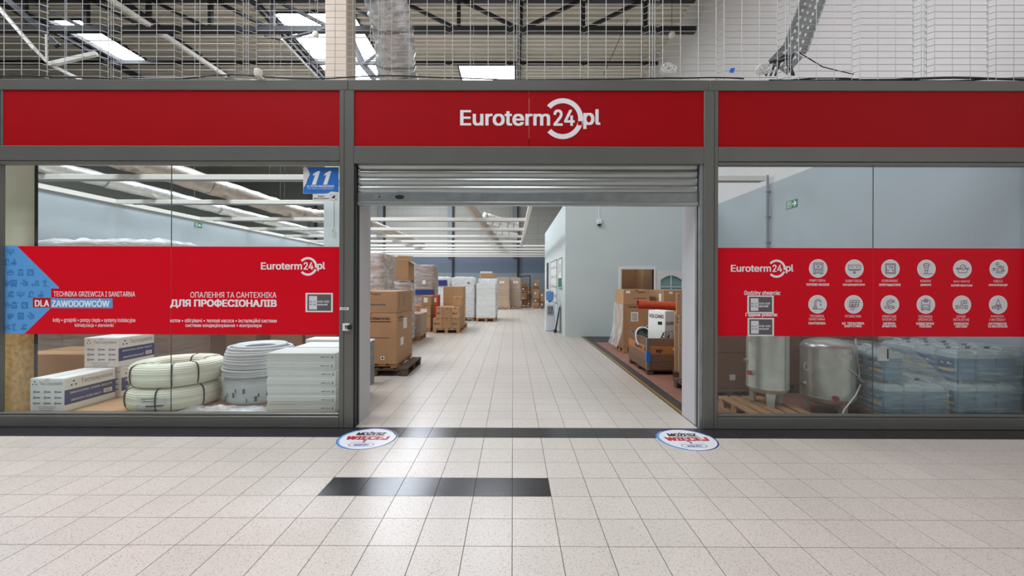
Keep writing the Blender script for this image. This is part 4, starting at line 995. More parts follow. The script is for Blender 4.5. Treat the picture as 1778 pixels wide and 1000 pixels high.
# tall dark brown wrapped cartons behind
wrapped_load(-7.55, -6.25, 6.3, 7.3, PH, 1.3, 2, 1, 3, 'dark brown cartons under film behind the white cartons', 'kraft_dark', 'film_thin', 'wrapped loads', seed=3)
pallet(-7.55, -6.25, 6.3, 7.3, 0, 'pallet under the dark brown cartons behind the white ones')
carton(-7.5, -6.3, 6.35, 7.2, 1.36, 2.18, 'big brown carton topped with crumpled film, far left', 'kraft_dark', 'brown cartons')
wrap(-7.5, -5.5, 6.4, 7.2, 2.235, 2.25, 'film_white', lab='crumpled white film showing above the left banner', amp=.05, n=14, seed=8)
wrapped_load(-6.2, -5.35, 6.4, 7.25, 0, 2.18, 1, 1, 4, 'tall brown cartons under film right of the dark stack', 'kraft_dark', 'film_thin', 'wrapped loads', seed=5)
carton(-6.7, -5.78, 5.55, 6.25, 0, .66, 'brown carton with tan top beside the chipboard panel', 'kraft', 'brown cartons')
for k, (a, b, h) in enumerate([(gx(308, 7.9), gx(361, 7.9), 1.6), (gx(392, 7.9), gx(445, 7.9), 1.5), (gx(470, 7.9), gx(525, 7.9), 1.55), (gx(530, 7.9), gx(585, 7.9), 1.5)]):
    nm = ['leftmost', 'second', 'third', 'rightmost'][k]
    pallet(a, b, 7.9, 8.7, 0, f'pallet under the {nm} brown carton tower behind the pipe coils')
    for j in range(2): carton(a, b, 7.9, 8.7, PH + j * (h - PH) / 2, PH + (j + 1) * (h - PH) / 2 - .004, f'{"lower" if j == 0 else "upper"} carton of the {nm} brown tower behind the pipe coils', 'kraft_dark', 'carton towers')
# cream pipe coils
def coil_profile(ri, ro, z0, z1, nr, rnd=.07, amp=.007, N_=120):
    H = z1 - z0; P_ = []
    for k in range(N_):
        a = 2 * math.pi * k / N_; cx, cz = (ri + ro) / 2, (z0 + z1) / 2; e = 3.2
        c_, s_ = math.cos(a), math.sin(a)
        x = (ro - ri) / 2 * (abs(c_) ** (2 / e)) * (1 if c_ >= 0 else -1); z = H / 2 * (abs(s_) ** (2 / e)) * (1 if s_ >= 0 else -1)
        w_ = amp * (abs(math.sin(z / H * math.pi * nr)) if abs(c_) > abs(s_) else abs(math.sin(x / (ro - ri) * math.pi * nr)))
        P_.append((cx + x + (w_ if c_ > 0 else -w_), cz + z + (w_ * .6 if s_ > 0 else 0)))
    return P_
def coil(cx, cy, z0, z1, ri, ro, nr, mat, lab, straps, tilt=(0, 0)):
    t = thing('pipe_coil', (cx, cy, z0), lab, 'pipe coil', 'coils of pipe')
    MB().lathe(coil_profile(ri, ro, z0, z1, nr), (cx, cy, 0), 72, True).build('coil', mat, t, smooth=2)
    for a in straps:
        p = [(cx + r_ * math.cos(R(a)) * 1.0, cy + r_ * math.sin(R(a)), z_) for r_, z_ in [(q[0] + (.014 if q[0] > (ri + ro) / 2 else -.012), q[1]) for q in coil_profile(ri, ro, z0 + .012, z1 + .002, 0, amp=0, N_=16)]]
        MB().tube(p, .008, 5, closed=True).build('strap', 'black_cable', t, True)
    t.rotation_euler = (R(tilt[0]), R(tilt[1]), 0); return t
c1 = coil(-4.28, 5.26, .1, .375, .24, .487, 11, 'cream_pipe', 'lower cream plastic pipe coil in the left window', (-130, -75, -20, 60))
S = c1
q = MB()
lab_m = MB()
def curved_label(t, cx, cy, r, a0, a1, z0, z1, mat, name='label', n=8):
    m = MB(); vs = []
    for k in range(n + 1):
        a = R(a0 + (a1 - a0) * k / n)
        for z in (z0, z1): vs.append((cx + r * math.cos(a), cy + r * math.sin(a), z))
    m.add(vs, [(2 * k, 2 * k + 2, 2 * k + 3, 2 * k + 1) for k in range(n)]); return m.build(name, mat, t, smooth=True)
curved_label(c1, -4.28, 5.26, .498, -100, -62, .16, .31, 'film_white', 'label')
for k, (a0, a1, z) in enumerate([(-92, -72, .28), (-90, -76, .25), (-86, -66, .19)]): curved_label(c1, -4.28, 5.26, .4995 + .0005 * k, a0, a1, z, z + (.008 if k < 2 else .018), 'grey_ink', 'label_print')
coil(-4.26, 5.27, .385, .655, .24, .487, 11, 'cream_pipe', 'upper cream plastic pipe coil in the left window', (-118, -60, -30, 40, 100), (0, 0))
# grey-white pipe coil, loose above, wrapped below
gxc, gyc = -3.37, 5.52
t = thing('pipe_coil', (gxc, gyc, .1), 'tall white pipe coil, film-wrapped below, beside the flat boxes', 'pipe coil', 'coils of pipe')
MB().lathe(coil_profile(.2, .42, .1, .44, 16, amp=.004), (gxc, gyc, 0), 64, True).build('lower_coil', 'grey_pipe', t, smooth=2)
wr = MB().lathe([(.425, .1), (.437, .14), (.44, .3), (.436, .42), (.42, .455), (.3, .46)], (gxc, gyc, 0), 64).build('coil_film', 'film_thin', t, smooth=2)
for k in range(9):
    a = -170 + 17 * k; curved_label(t, gxc, gyc, .4445, a, a + 4, .16 + .05 * (k % 3), .22 + .05 * (k % 3), 'grey_ink', 'film_print', 3); curved_label(t, gxc, gyc, .4445, a + 5, a + 7, .15 + .06 * ((k + 1) % 3), .2 + .06 * ((k + 1) % 3), 'grey_ink', 'film_print', 2)
m = MB(); rn = random.Random(4)
for k in range(11):                                       # loose windings, each a ring of pipe of its own
    z = .47 + .031 * k; r0 = .425 * math.sqrt(1 - ((z - .46) / .42) ** 2 * .45) + rn.uniform(-.006, .006); tl = rn.uniform(-.012, .012); ph = rn.uniform(0, 6)
    MB().tube([(gxc + r0 * math.cos(a / 40 * 6.283), gyc + r0 * math.sin(a / 40 * 6.283), z + tl * math.cos(a / 40 * 6.283 + ph)) for a in range(40)], .0175, 8, closed=True).build('winding', 'grey_pipe', t, smooth=2)
for k in range(4):
    r0 = .3 - .034 * k; MB().tube([(gxc + r0 * math.cos(a / 36 * 6.283), gyc + r0 * math.sin(a / 36 * 6.283),   .805 - .006 * k) for a in range(36)], .0175, 8, closed=True).build('winding', 'grey_pipe', t, smooth=2)
MB().lathe([(.2, .46), (.4, .46), (.385, .6), (.32, .74), (.29, .79), (.2, .79)], (gxc, gyc, 0), 40, True).build('inner_windings', 'grey_pipe', t, smooth=2)
# flat white boxes: three stacks
def flat_box(x0, x1, y0, y1, z0, z1, lab, rot=0):
    t = thing('flat_box', ((x0 + x1) / 2, (y0 + y1) / 2, z0), lab, 'box', 'flat white boxes'); cx, cy = (x0 + x1) / 2, (y0 + y1) / 2
    hx, hy = (x1 - x0) / 2, (y1 - y0) / 2
    MB().box(cx - hx, cx + hx, cy - hy, cy + hy, z0, z1 - .03, .004).build('tray', 'white_carton', t)
    MB().box(cx - hx - .004, cx + hx + .004, cy - hy - .004, cy + hy + .004, z1 - .07, z1 - .001, .004).build('lid', 'white_carton', t)
    g = S2(); g.rect(cx + hx - .17, cx + hx - .12, z0 + .05, z0 + .058); g.rect(cx + hx - .11, cx + hx - .06, z0 + .05, z0 + .056); g.rect(cx + hx - .04, cx + hx - .028, z0 + .04, z0 + .066); g.on('F', cy - hy - .0052, 'print', 'grey_ink', t)
    t.rotation_euler[2] = rot; return t
rn = random.Random(9)
fo = 'lowest second third fourth fifth sixth topmost'.split()
for k in range(7):
    d = rn.uniform(-.008, .008) - (.012 if k == 6 else 0)
    flat_box(-2.9 + d, -2.09 + d, 4.86 + rn.uniform(0, .02), 5.3, .1 + .1 * k, .1 + .1 * (k + 1), f'flat white box in the front stack by the left post, {fo[k]} of seven', rn.uniform(-.006, .006))
for k in range(7): flat_box(-2.84, -2.06, 5.36, 5.8, .1 + .1 * k, .1 + .1 * (k + 1), f'flat white box in the middle stack, {fo[k]} of seven, behind the front stack')
for k in range(7): flat_box(-2.94, -2.16, 5.86, 6.14, .1 + .1 * k + .01 * (k > 0), .1 + .1 * (k + 1) + (.03 if k == 6 else .01 * (k > 0)), f'flat white box in the rear stack, {fo[k]} of seven')
# crumpled film on the platform
m = MB(); nx, ny = 26, 10; vs = []
for j in range(ny + 1):
    for i in range(nx + 1):
        x = -4.0 + 1.06 * i / nx; y = 4.78 + .3 * j / ny; e = min(i, nx - i, j * 2.5, (ny - j) * 2.5) / 5
        vs.append((x, y, .103 + min(1, e) * .07 * abs(noise.noise(Vector((x * 9, y * 9, 1)))) + min(1, e) * .02))
m.add(vs, [(j * (nx + 1) + i, j * (nx + 1) + i + 1, (j + 1) * (nx + 1) + i + 1, (j + 1) * (nx + 1) + i) for j in range(ny) for i in range(nx)])
m.build('crumpled_film', 'film_white', smooth=2, label='crumpled clear film lying before the tall white coil', cat='plastic film')
# exit signs
def exit_sign(x, Y, z, plane, s, lab):
    t = thing('exit_sign', (x, Y, z), lab, 'exit sign', 'green exit signs'); W, H = .42 * s, .2 * s; k = 1 if plane == 'R' else -1
    e = .004 * k
    MB().box(min(x, x + .01 * k), max(x, x + .01 * k), Y - W / 2, Y + W / 2, z - H / 2, z + H / 2).build('plate', 'green', t)
    def A(v): return v if plane == 'R' else -v
    c = x + .011 * k; yc = A(Y); g = S2(); f = 1 if plane == 'R' else 1
    # running figure in a doorway, then the arrow
    dirn = -1 if plane == 'R' else 1
    g.rect(yc - .03 * s, yc - .012 * s, z - H * .42, z + H * .42) ; g.frame(yc - .17 * s, yc - .07 * s, z - H * .38, z + H * .36, .012 * s)
    g.disc(yc - .105 * s, z + .052 * s, .014 * s); g.line([(yc - .11 * s, z + .03 * s), (yc - .13 * s, z - .02 * s), (yc - .11 * s, z - .07 * s)], .016 * s); g.line([(yc - .15 * s, z + .01 * s), (yc - .08 * s, z + .015 * s)], .012 * s)
    if plane == 'L': g.line([(yc + .03 * s, z), (yc + .17 * s, z)], .03 * s); g.line([(yc + .1 * s, z + .06 * s), (yc + .17 * s, z), (yc + .1 * s, z - .06 * s)], .03 * s)
    else: g.line([(yc + .03 * s, z), (yc + .17 * s, z)], .03 * s); g.line([(yc + .1 * s, z + .06 * s), (yc + .03 * s, z), (yc + .1 * s, z - .06 * s)], .03 * s)
    g.on(plane, c, 'pictogram', 'white_ink', t)
exit_sign(XL + .0, 15.3, gz(391, 15.3, 340), 'R', .85, 'green exit sign with left arrow on the left partition')
exit_sign(XR, 9.0, gz(354.5, 9.0, 1371), 'L', .85, 'green exit sign with right arrow on the right wall')
# wall conduit in the right window
c = pt(1331, 350, 9.45); t = thing('conduit', (XR - .05, 9.77, 2.3), 'thin vertical conduit on the right wall beside the exit sign', 'conduit')
MB().tube([(XR - .06, 9.77, 4.2), (XR - .06, 9.77, 2.4)], .03, 8).build('conduit_pipe', 'plastic_grey', t, True)
for z in (2.6, 3.2, 3.8): MB().box(XR - .1, XR, 9.73, 9.81, z, z + .03).build('clip', 'plastic_grey', t)
MB().sphere((XR - .06, 9.77, 2.38), .045, 10, 8).build('end_cap', 'plastic_white', t, True)
MB().tube([(XR - .02, 4.95 + .0, 2.2), (XR - .02, 4.95, 2.2)], .001, 3) if False else None

# ------------------------------------------------ inside, left of the aisle
# stack of grey crates just inside the left jamb
for k in range(5):
    t = thing('plastic_crate', (-2.43, 6.67, .143 * k), f'grey plastic crate stacked inside the left jamb, {["lowest", "second", "third", "fourth", "topmost"][k]} of five', 'crate', 'grey crates')
    z = .143 * k
    MB().box(-2.6, -2.27, 6.57, 6.77, z, z + .12, .008).build('crate_body', 'plastic_grey', t)
    MB().box(-2.61, -2.26, 6.56, 6.78, z + .12, z + .143, .004).build('rim', 'plastic_white' if k == 4 else 'plastic_grey', t)
# big brown cartons on a double pallet
pallet(-3.0, -1.84, 7.2, 8.3, 0, 'dark worn pallet under the two big brown cartons', 'dark_wood', 'y')
pallet(-2.95, -2.03, 7.22, 8.32, PH, 'slim second pallet fixed under the big brown carton', 'wood', 'y', .07)
zc = PH + .07
t = carton(-2.95, -2.03, 7.2, 8.33, zc, 1.105, 'big tall brown carton with black print nearest the left jamb', 'kraft', 'brown cartons')
ftext(t, 'THERMOVAL', -2.6, -2.13, .985, 1.03, 7.2, bold=.03); frect(t, -2.6, -2.13, .945, .96, 7.2, 'black_ink', 'print_line'); frect(t, -2.6, -2.15, .66 + .004, .685 - .006, 7.2, 'grey_ink', 'print_line')
frect(t, -2.31, -2.24, .29, .35, 7.2); frect(t, -2.292, -2.258, .305, .335, 7.2 - .0006, 'black_ink', 'label_print')
for a, b, z0_, z1_ in ((7.65, 7.9, .78, .98), (7.45, 7.66, .5, .64)): frect(t, a, b, z0_, z1_, -2.029, 'paper', 'label', 'R')
q = S2(); q.text('THERMOVAL', 7.3, 7.65, .99, 1.03, bold=.02); q.rect(7.3, 7.65, .95, .962); q.on('R', -2.0285, 'print', 'black_ink', t)
for y in (7.45, 7.75, 8.05): frect(t, y, y + .012, zc, 1.1, -2.0288, 'kraft_tape', 'strap', 'R')
t = carton(-2.95, -2.02, 7.2, 8.3, 1.107, 1.485, 'wide brown carton lying on top of the big tall one', 'kraft', 'brown cartons')
ftext(t, 'THERMOVAL', -2.46, -2.3, 1.42, 1.445, 7.2, bold=.02); frect(t, -2.55, -2.22, 1.235 + .004, 1.27 - .006, 7.2, 'grey_ink', 'print_line'); frect(t, -2.44, -2.33, 1.33, 1.334, 7.2, 'grey_ink', 'print_line')
frect(t, -2.72, -2.62, 1.4, 1.47, 7.2)
for y in (7.32, 7.62): frect(t, y, y + .05, 1.2, 1.44, -2.019, 'grey_ink', 'print', 'R')
for y in (7.5, 7.9): frect(t, y, y + .012, 1.11, 1.48, -2.0188, 'kraft_tape', 'strap', 'R')
# wrapped tall load behind it
pallet(-4.0, -2.9, 9.08, 10.1, 0, 'pallet under the tall film-wrapped load by the left jamb')
wrapped_load(-4.0, -2.9, 9.08, 10.1, PH, 2.28, 2, 2, 4, 'tall load in thick silvery film behind the big brown cartons', 'kraft', 'film_white', 'wrapped loads', seed=11, amp=.03)
t = carton(-3.1, -2.72, 10.75, 11.35, 1.7, 2.2, 'open brown carton with raised flaps on a wrapped load', 'kraft', 'brown cartons', tape=False)
MB().add([(-3.1, 10.75, 2.2), (-2.72, 10.75, 2.2), (-2.6, 10.78, 2.33), (-3.0, 10.76, 2.34), (-3.1, 10.757, 2.2), (-2.72, 10.757, 2.2), (-2.6, 10.787, 2.33), (-3.0, 10.767, 2.34)], [(0, 1, 2, 3), (7, 6, 5, 4), (1, 5, 6, 2), (2, 6, 7, 3), (3, 7, 4, 0)]).build('flap', 'kraft', t)
MB().bar((-2.72, 11.05, 2.2), (-2.56, 11.05, 2.1), .55, .006).build('flap', 'kraft', t)
wrapped_load(-3.5, -2.72, 10.7, 11.4, PH, 1.6, 1, 1, 2, 'pinkish wrapped load under the open carton', 'kraft', 'film_white', 'wrapped loads', seed=14, amp=.05)
pallet(-3.5, -2.72, 10.7, 11.4, 0, 'pallet under the pinkish wrapped load')
pallet(-3.45, -2.6, 11.56, 12.4, 0, 'pallet under the low wrapped tan box')
wrapped_load(-3.45, -2.58, 11.56, 12.4, PH, .76, 1, 1, 1, 'low tan box in clear film beside the aisle', 'kraft', 'film_thin', 'wrapped loads', seed=17)
# brown and blue wrapped towers
pallet(-4.18, -3.76, 15.1, 16.0, 0, 'pallet under the narrow wrapped carton tower'); pallet(-3.6, -2.9, 15.1, 16.0, 0, 'pallet under the wrapped tower with the blue band')
t = wrapped_load(-4.18, -3.76, 15.1, 16.0, PH, 2.2, 1, 1, 2, 'narrow wrapped carton tower left of the blue-banded one', 'kraft_dark', 'film', 'wrapped loads', seed=21, amp=.03)
t = wrapped_load(-3.6, -2.9, 15.1, 16.0, PH, 2.26, 1, 1, 3, 'wrapped brown carton tower with a dark blue band', 'kraft_dark', 'film', 'wrapped loads', seed=23, amp=.03)
frect(t, -3.62, -2.88, 1.2, 1.38, 15.05, 'navy_ink', 'blue_band'); frect(t, -3.3, -3.18, 1.58, 1.72, 15.05, 'paper', 'label')
# small cartons with labels on a pallet
pallet(-3.35, -2.72, 13.65, 14.5, 0, 'pallet under the small labelled cartons')
ax_ = -3.35
for k, (a, b, z0, z1) in enumerate([(-3.35, -3.14, PH, .51), (-3.13, -2.72, PH, .51), (-3.35, -3.14, .513, .88), (-3.13, -2.72, .513, .88), (-3.03, -2.7, .883, 1.2)]):
    t = carton(a, b, 13.65, 14.2, z0, z1, 'small tan carton with white label, ' + ['bottom left', 'bottom right', 'second row left', 'second row right', 'topmost'][k] + ' of the labelled pile', 'kraft', 'small labelled cartons')
    if k in (1, 3, 4): frect(t, a + .08, b - .12, z0 + .1, z0 + .26, 13.65)
t = carton(-2.99, -2.63, 14.55, 14.95, 0, 1.2, 'bright orange carton behind the small tan ones', 'orange_carton', 'brown cartons')
frect(t, -2.8, -2.7, .95, 1.1, 14.55)
# pallet of small cartons by the aisle
pallet(-2.6, -1.72, 13.4, 14.4, 0, 'pale pallet of small cartons by the aisle')
pallet(-2.6, -1.72, 14.5, 15.6, 0, 'pallet behind the pale pallet of small cartons')
row = 0
for z0, z1, cols in ((PH, .478, [(-2.6, -2.3), (-2.3, -2.0), (-2.0, -1.74)]), (.482, .84, [(-2.5, -2.29), (-2.29, -2.0), (-2.0, -1.74)])):
    for k, (a, b) in enumerate(cols):
        for j in range(3):
            t = carton(a + .003, b - .003, 13.42 + .32 * j, 13.42 + .32 * j + .315, z0, z1, f'small tan carton, {["lower", "upper"][row]} row, {["left", "middle", "right"][k]} column, {["front", "second", "third"][j]} of the aisle pallet', 'kraft', 'small cartons on the aisle pallet')
            if j == 0 and k != 1: (frect(t, a + .05, a + .08, z0 + .12, z0 + .19, 13.42, 'black_ink', 'print_mark'), frect(t, a + .09, b - .06, z0 + .135, z0 + .175, 13.42, 'grey_ink', 'print_mark'))
            elif j == 0: frect(t, a + .12, b - .12, z1 - .09, z1 - .05, 13.42, 'kraft_tape', 'print_mark')
    row += 1
t = carton(-2.45, -1.74, 14.52, 15.2, PH, 1.5, 'large plain tan carton standing behind the aisle pallet', 'kraft', 'brown cartons')
frect(t, -2.1, -2.09, PH, 1.5, 14.52, 'kraft_tape', 'fold_line')
carton(-2.02, -1.72, 13.9, 14.3, .844, 1.16, 'single tan carton on top of the aisle pallet', 'kraft', 'brown cartons')
# white wrapped appliances
for k, (a, b, y0, y1, h, lb) in enumerate([(-3.52, -2.74, 17.9, 18.7, 1.85, 'wrapped white load with blue film print behind the tan carton'), (-2.6, -1.66, 17.75, 18.7, 1.85, 'white wrapped appliance load right of the large tan carton')]):
    pallet(a, b, y0, y1, 0, 'pallet under the ' + lb)
    t = wrapped_load(a, b, y0, y1, PH, h, 1, 1, 2, lb, 'white_carton', 'film_white', 'wrapped loads', seed=30 + k, amp=.03)
    if k == 0: frect(t, a + .1, b - .1, 1.5, 1.75, y0 - .06, 'navy_ink', 'blue_print')
    else: frect(t, -1.95, -1.85, 1.6, 1.66, y0 - .06, 'grey_ink', 'print_mark')
pallet(-1.56, -.72, 17.5, 18.3, 0, 'pallet under the white six-layer stack by the aisle')
wrapped_load(-1.54, -.74, 17.5, 18.3, PH, 1.62, 1, 1, 6, 'stack of six white boxes under film by the aisle', 'white_carton', 'film_thin', 'wrapped loads', seed=35)
pallet(-1.56, -.72, 18.4, 19.2, 0, 'pallet behind the six-layer white stack')
wrapped_load(-1.54, -.7, 18.4, 19.2, PH, 1.82, 1, 1, 6, 'taller white wrapped stack right behind the six-layer one', 'white_carton', 'film_white', 'wrapped loads', seed=37)
t = carton(-1.45, -.78, 18.5, 18.9, 1.86, 2.06, 'flat brown carton lying on the white stacks', 'kraft', 'brown cartons')
frect(t, -1.0, -.84, 1.98 + .004, 2.0 - .006, 18.5, 'grey_ink', 'print_line')
MB().box(-1.5, -.95, 19.0, 19.03, 1.87, 2.16, .004).build('foam_sheet', 'paper', label='white foam sheet propped on the white stacks', cat='foam sheet')
# tall brown wrapped loads at the back
for k, (a, b, y0) in enumerate([(-1.03, -.22, 25.5), (-.18, .5, 26.2)]):
    pallet(a, b, y0, y0 + .9, 0, ['pallet under the left tall brown load at the back', 'pallet under the right tall brown load at the back'][k])
    t = wrapped_load(a, b, y0, y0 + .9, PH, 1.97, 1, 1, 5, ['left of two tall brown wrapped loads at the back', 'right of two tall brown wrapped loads at the back'][k], 'kraft', 'film_thin', 'wrapped loads', seed=40 + k)
    for d in (.22, .38): frect(t, a + d, a + d + .12, 1.6, 1.75, y0 - .03)
# clutter at the far end
rn = random.Random(12)
pallet(.55, 1.3, 28, 28.9, 0, 'left low pallet at the far end of the aisle'); pallet(1.32, 2.1, 26.7, 27.6, 0, 'right low pallet at the far end of the aisle')
n = 0
for hi, (x, y0, zs) in enumerate(((.6, 28.05, [.35, .3, .32, .28, .3]), (.98, 28.1, [.4, .35, .5]), (1.36, 26.75, [.24, .24, .24, .36, .2, .2, .18]), (1.78, 26.8, [.3, .3, .25]))):
    z = PH
    for hj, h in enumerate(zs):
        t = carton(x + rn.uniform(-.02, .02), x + .36 + rn.uniform(-.02, .02), y0, y0 + .5, z, z + h, f'small brown carton at the far end, {["first", "second", "third", "fourth"][hi]} pile from the left, {["lowest", "second", "third", "fourth", "fifth", "sixth", "seventh"][hj]} up', 'kraft' if n % 3 else 'kraft_dark', 'heaped cartons at the far end', tape=False)
        if n % 2: frect(t, x + .05, x + .17, z + .05, z + .15, y0)
        z += h + .002; n += 1
c = (.95, 27.6, 0); t = thing('hand_truck', c, 'black tube hand truck standing among the far cartons', 'hand truck')
MB().tube(smooth_path([(.45, 27.7, 0.05), (.45, 27.7, 1.9), (.5, 27.7, 2.05), (1.1, 27.7, 2.1), (1.15, 27.7, 1.95), (1.15, 27.7, .05)], 5), .03, 8).build('tube_frame', 'black_plastic', t, True)
MB().box(.45, 1.15, 27.45, 27.7, 0, .03).build('toe_plate', 'black_plastic', t)
for z in (.5, 1.0, 1.5): MB().bar((.45, 27.7, z), (1.15, 27.7, z), .03, .03).build('cross_bar', 'black_plastic', t)

# ------------------------------------------------ office block fittings
# water cooler
cx, cy = 1.275, 14.2; t = thing('water_cooler', (cx, cy, 0), 'white water cooler with blue bottle beside the office wall', 'water cooler')
MB().box(cx - .16, cx + .16, cy - .16, cy + .16, 0, .97, .02).build('cabinet', 'plastic_white', t)
MB().box(cx - .1, cx + .1, cy - .18, cy - .155, .62, .86, .01).build('tap_panel', 'plastic_grey', t)
for d in (-.05, .05): MB().box(cx + d - .015, cx + d + .015, cy - .22, cy - .17, .76, .8).build('tap', 'blue_tape' if d < 0 else 'red_cap', t)
MB().box(cx - .1, cx + .1, cy - .22, cy - .16, .58, .61).build('drip_tray', 'plastic_grey', t)
MB().lathe([(.0001, .97), (.05, .97), (.06, 1.02), (.13, 1.06), (.135, 1.12), (.125, 1.15), (.135, 1.18), (.135, 1.3), (.125, 1.34), (.0001, 1.38)], (cx, cy, 0), 20).build('bottle', 'bottle_blue', t, True)
# notice boards and dark pane on the office's side wall
def board(y0, y1, z0, z1, lab, base, nm='notice_board'):
    t = thing(nm, (OX, (y0 + y1) / 2, z0), lab, 'notice board'); MB().box(OX - .025, OX, y0, y1, z0, z1, .004).build('backing', base, t)
    f = MB()
    for a, b, c_, d in ((y0, y0 + .03, z0, z1), (y1 - .03, y1, z0, z1), (y0, y1, z0, z0 + .03), (y0, y1, z1 - .03, z1)): MB().box(OX - .035, OX - .02, a, b, c_, d).build('frame_bar', 'plastic_grey', t)
    return t
t = board(14.8, 17.2, .9, 2.5, 'large notice board covered with papers on the office side', 'door_white')
rn = random.Random(5)
for i in range(6):
    for j in range(4):
        y = 14.95 + i * .36; z = 1.0 + j * .36
        MB().box(OX - .03, OX - .0255, y, y + .24 + rn.uniform(0, .06), z, z + .3).build('paper_sheet', 'paper', t)
        MB().box(OX - .032, OX - .0305, y + .05, y + rn.uniform(.12, .2), z + .1, z + rn.uniform(.16, .24)).build('printed_block', rn.choice(['black_ink', 'grey_ink', 'navy_ink', 'black_ink']), t)
t = board(13.25, 14.3, 1.45, 2.47, 'small white board with green foot nearer the office corner', 'door_white')
MB().box(OX - .03, OX - .0255, 13.3, 14.25, 1.5, 1.8).build('green_strip', 'green', t); MB().box(OX - .03, OX - .0255, 13.4, 14.1, 1.9, 2.35).build('paper_sheet', 'paper', t)
for k in range(5): MB().box(OX - .032, OX - .0305, 13.5, 14.0, 2.0 + .06 * k, 2.02 + .06 * k).build('text_line', 'grey_ink', t)
t = thing('interior_window', (OX, 18.6, 1.35), 'narrow dark window in the office side wall behind the cooler', 'window')
MB().box(OX - .02, OX - .004, 18.0, 19.2, 1.35, 2.55).build('pane', 'black_plastic', t)
for a, b, c_, d in ((17.94, 18.0, 1.29, 2.61), (19.2, 19.26, 1.29, 2.61), (18.0, 19.2, 1.29, 1.35), (18.0, 19.2, 2.55, 2.61)): MB().box(OX - .04, OX, a, b, c_, d).build('window_frame', 'door_white', t)
t = thing('folding_trolley', (1.45, 13.6, 0), 'dark folded trolley leaning by the office wall next to cooler', 'trolley')
MB().bar((1.42, 13.75, 0.0), (1.55, 13.75, .85), .03, .3, (0, 1, 0)).build('plate', 'black_plastic', t); MB().tube([(1.36, 13.6, .06), (1.45, 13.6, .5), (1.53, 13.6, .95), (1.54, 13.8, .98), (1.53, 13.95, .95), (1.4, 13.95, .06)], .014, 6).build('handle', 'plastic_white', t, True)
MB().xf(Matrix()).sphere((1.4, 13.6, .06), .06, 12, 8).build('wheel', 'black_plastic', t, True)
# security camera on the office front
c = pt(1040, 387, OY); t = thing('security_camera', (c.x, OY, c.z), 'white dome security camera high on the office front wall', 'camera')
MB().box(c.x - .07, c.x + .07, OY - .08, OY, c.z - .02, c.z + .12, .01).build('junction_box', 'plastic_white', t); MB().sphere((c.x, OY - .06, c.z - .05), .06, 14, 8).build('dome', 'black_plastic', t, True)
MB().lathe([(.065, 0), (.075, .03), (.0001, .04)], (c.x, OY - .06, c.z - .045), 14).build('dome_collar', 'plastic_white', t, True)
MB().box(c.x - .012, c.x + .012, OY - .015, OY, c.z + .12, OT).build('cable_duct', 'plastic_white', t)
MB().box(d1 - .9, d1 - .13, 13.9, 14.35, 1.15, 1.2).build('wall_shelf', 'black_plastic', label='small dark shelf in the room behind the doorway', cat='shelf')
# ------------------------------------------------ inside, right of the aisle
pallet(2.6, 3.3, 9.7, 10.5, 0, 'pallet under the film-draped brown cartons below the doorway', 'wood', 'x')
t = carton(2.6, 3.28, 9.7, 10.5, PH, 1.13, 'tall brown carton with film on its side below the doorway', 'kraft', 'brown cartons')
frect(t, 2.78, 2.95, .74, .96, 9.7); ftext(t, 'THERMO', 2.7, 2.95, 1.06, 1.1, 9.7, bold=.03)
for k in range(5): frect(t, 2.8, 2.93, .77 + .035 * k, .785 + .035 * k, 9.6994, 'grey_ink', 'label_print')
t = carton(2.6, 3.22, 9.7, 10.45, 1.135, 1.49, 'wide brown carton on top, left of two below the doorway', 'kraft', 'brown cartons')
frect(t, 2.66, 2.76, 1.4, 1.46, 9.7); ftext(t, 'THERMOVAL', 2.92, 3.12, 1.41, 1.44, 9.7, bold=.03); frect(t, 2.85, 3.14, 1.27 + .004, 1.3 - .006, 9.7, 'grey_ink', 'print_line')
t = carton(3.4, 4.3, 9.3, 10.35, 1.1, 1.48, 'wide brown carton on top, right of two below the doorway', 'kraft', 'brown cartons')
frect(t, 3.52, 3.6, 1.4, 1.45, 9.3); ftext(t, 'THERMOVAL', 3.72, 3.95, 1.39, 1.43, 9.3, bold=.03); frect(t, -9.6, -9.45, 1.2, 1.4, 3.399, 'paper', 'label', 'L')
pallet(3.4, 4.3, 9.3, 10.35, 0, 'pallet under the right brown cartons below the doorway', 'wood', 'x')
carton(3.4, 4.3, 9.3, 10.35, PH, 1.095, 'lower brown carton right of the film-draped one', 'kraft', 'brown cartons')
# film hanging down the side of the carton
m = MB(); nz, ny = 12, 8; vs = []
for k in range(nz + 1):
    z = .15 + (1.15 - .15) * k / nz; fl = .16 * (1 - k / nz) ** 3
    for j in range(ny + 1):
        y = 9.62 + .9 * j / ny; vs.append((2.585 - fl - .02 * noise.noise(Vector((y * 6, z * 6, 2))) - .01, y - fl * .5, z))
m.add(vs, [(k * (ny + 1) + j, k * (ny + 1) + j + 1, (k + 1) * (ny + 1) + j + 1, (k + 1) * (ny + 1) + j) for k in range(nz) for j in range(ny)])
m.build('hanging_film', 'film_sheet', smooth=2, label='sheet of clear film flaring down the carton side below the doorway', cat='plastic film')
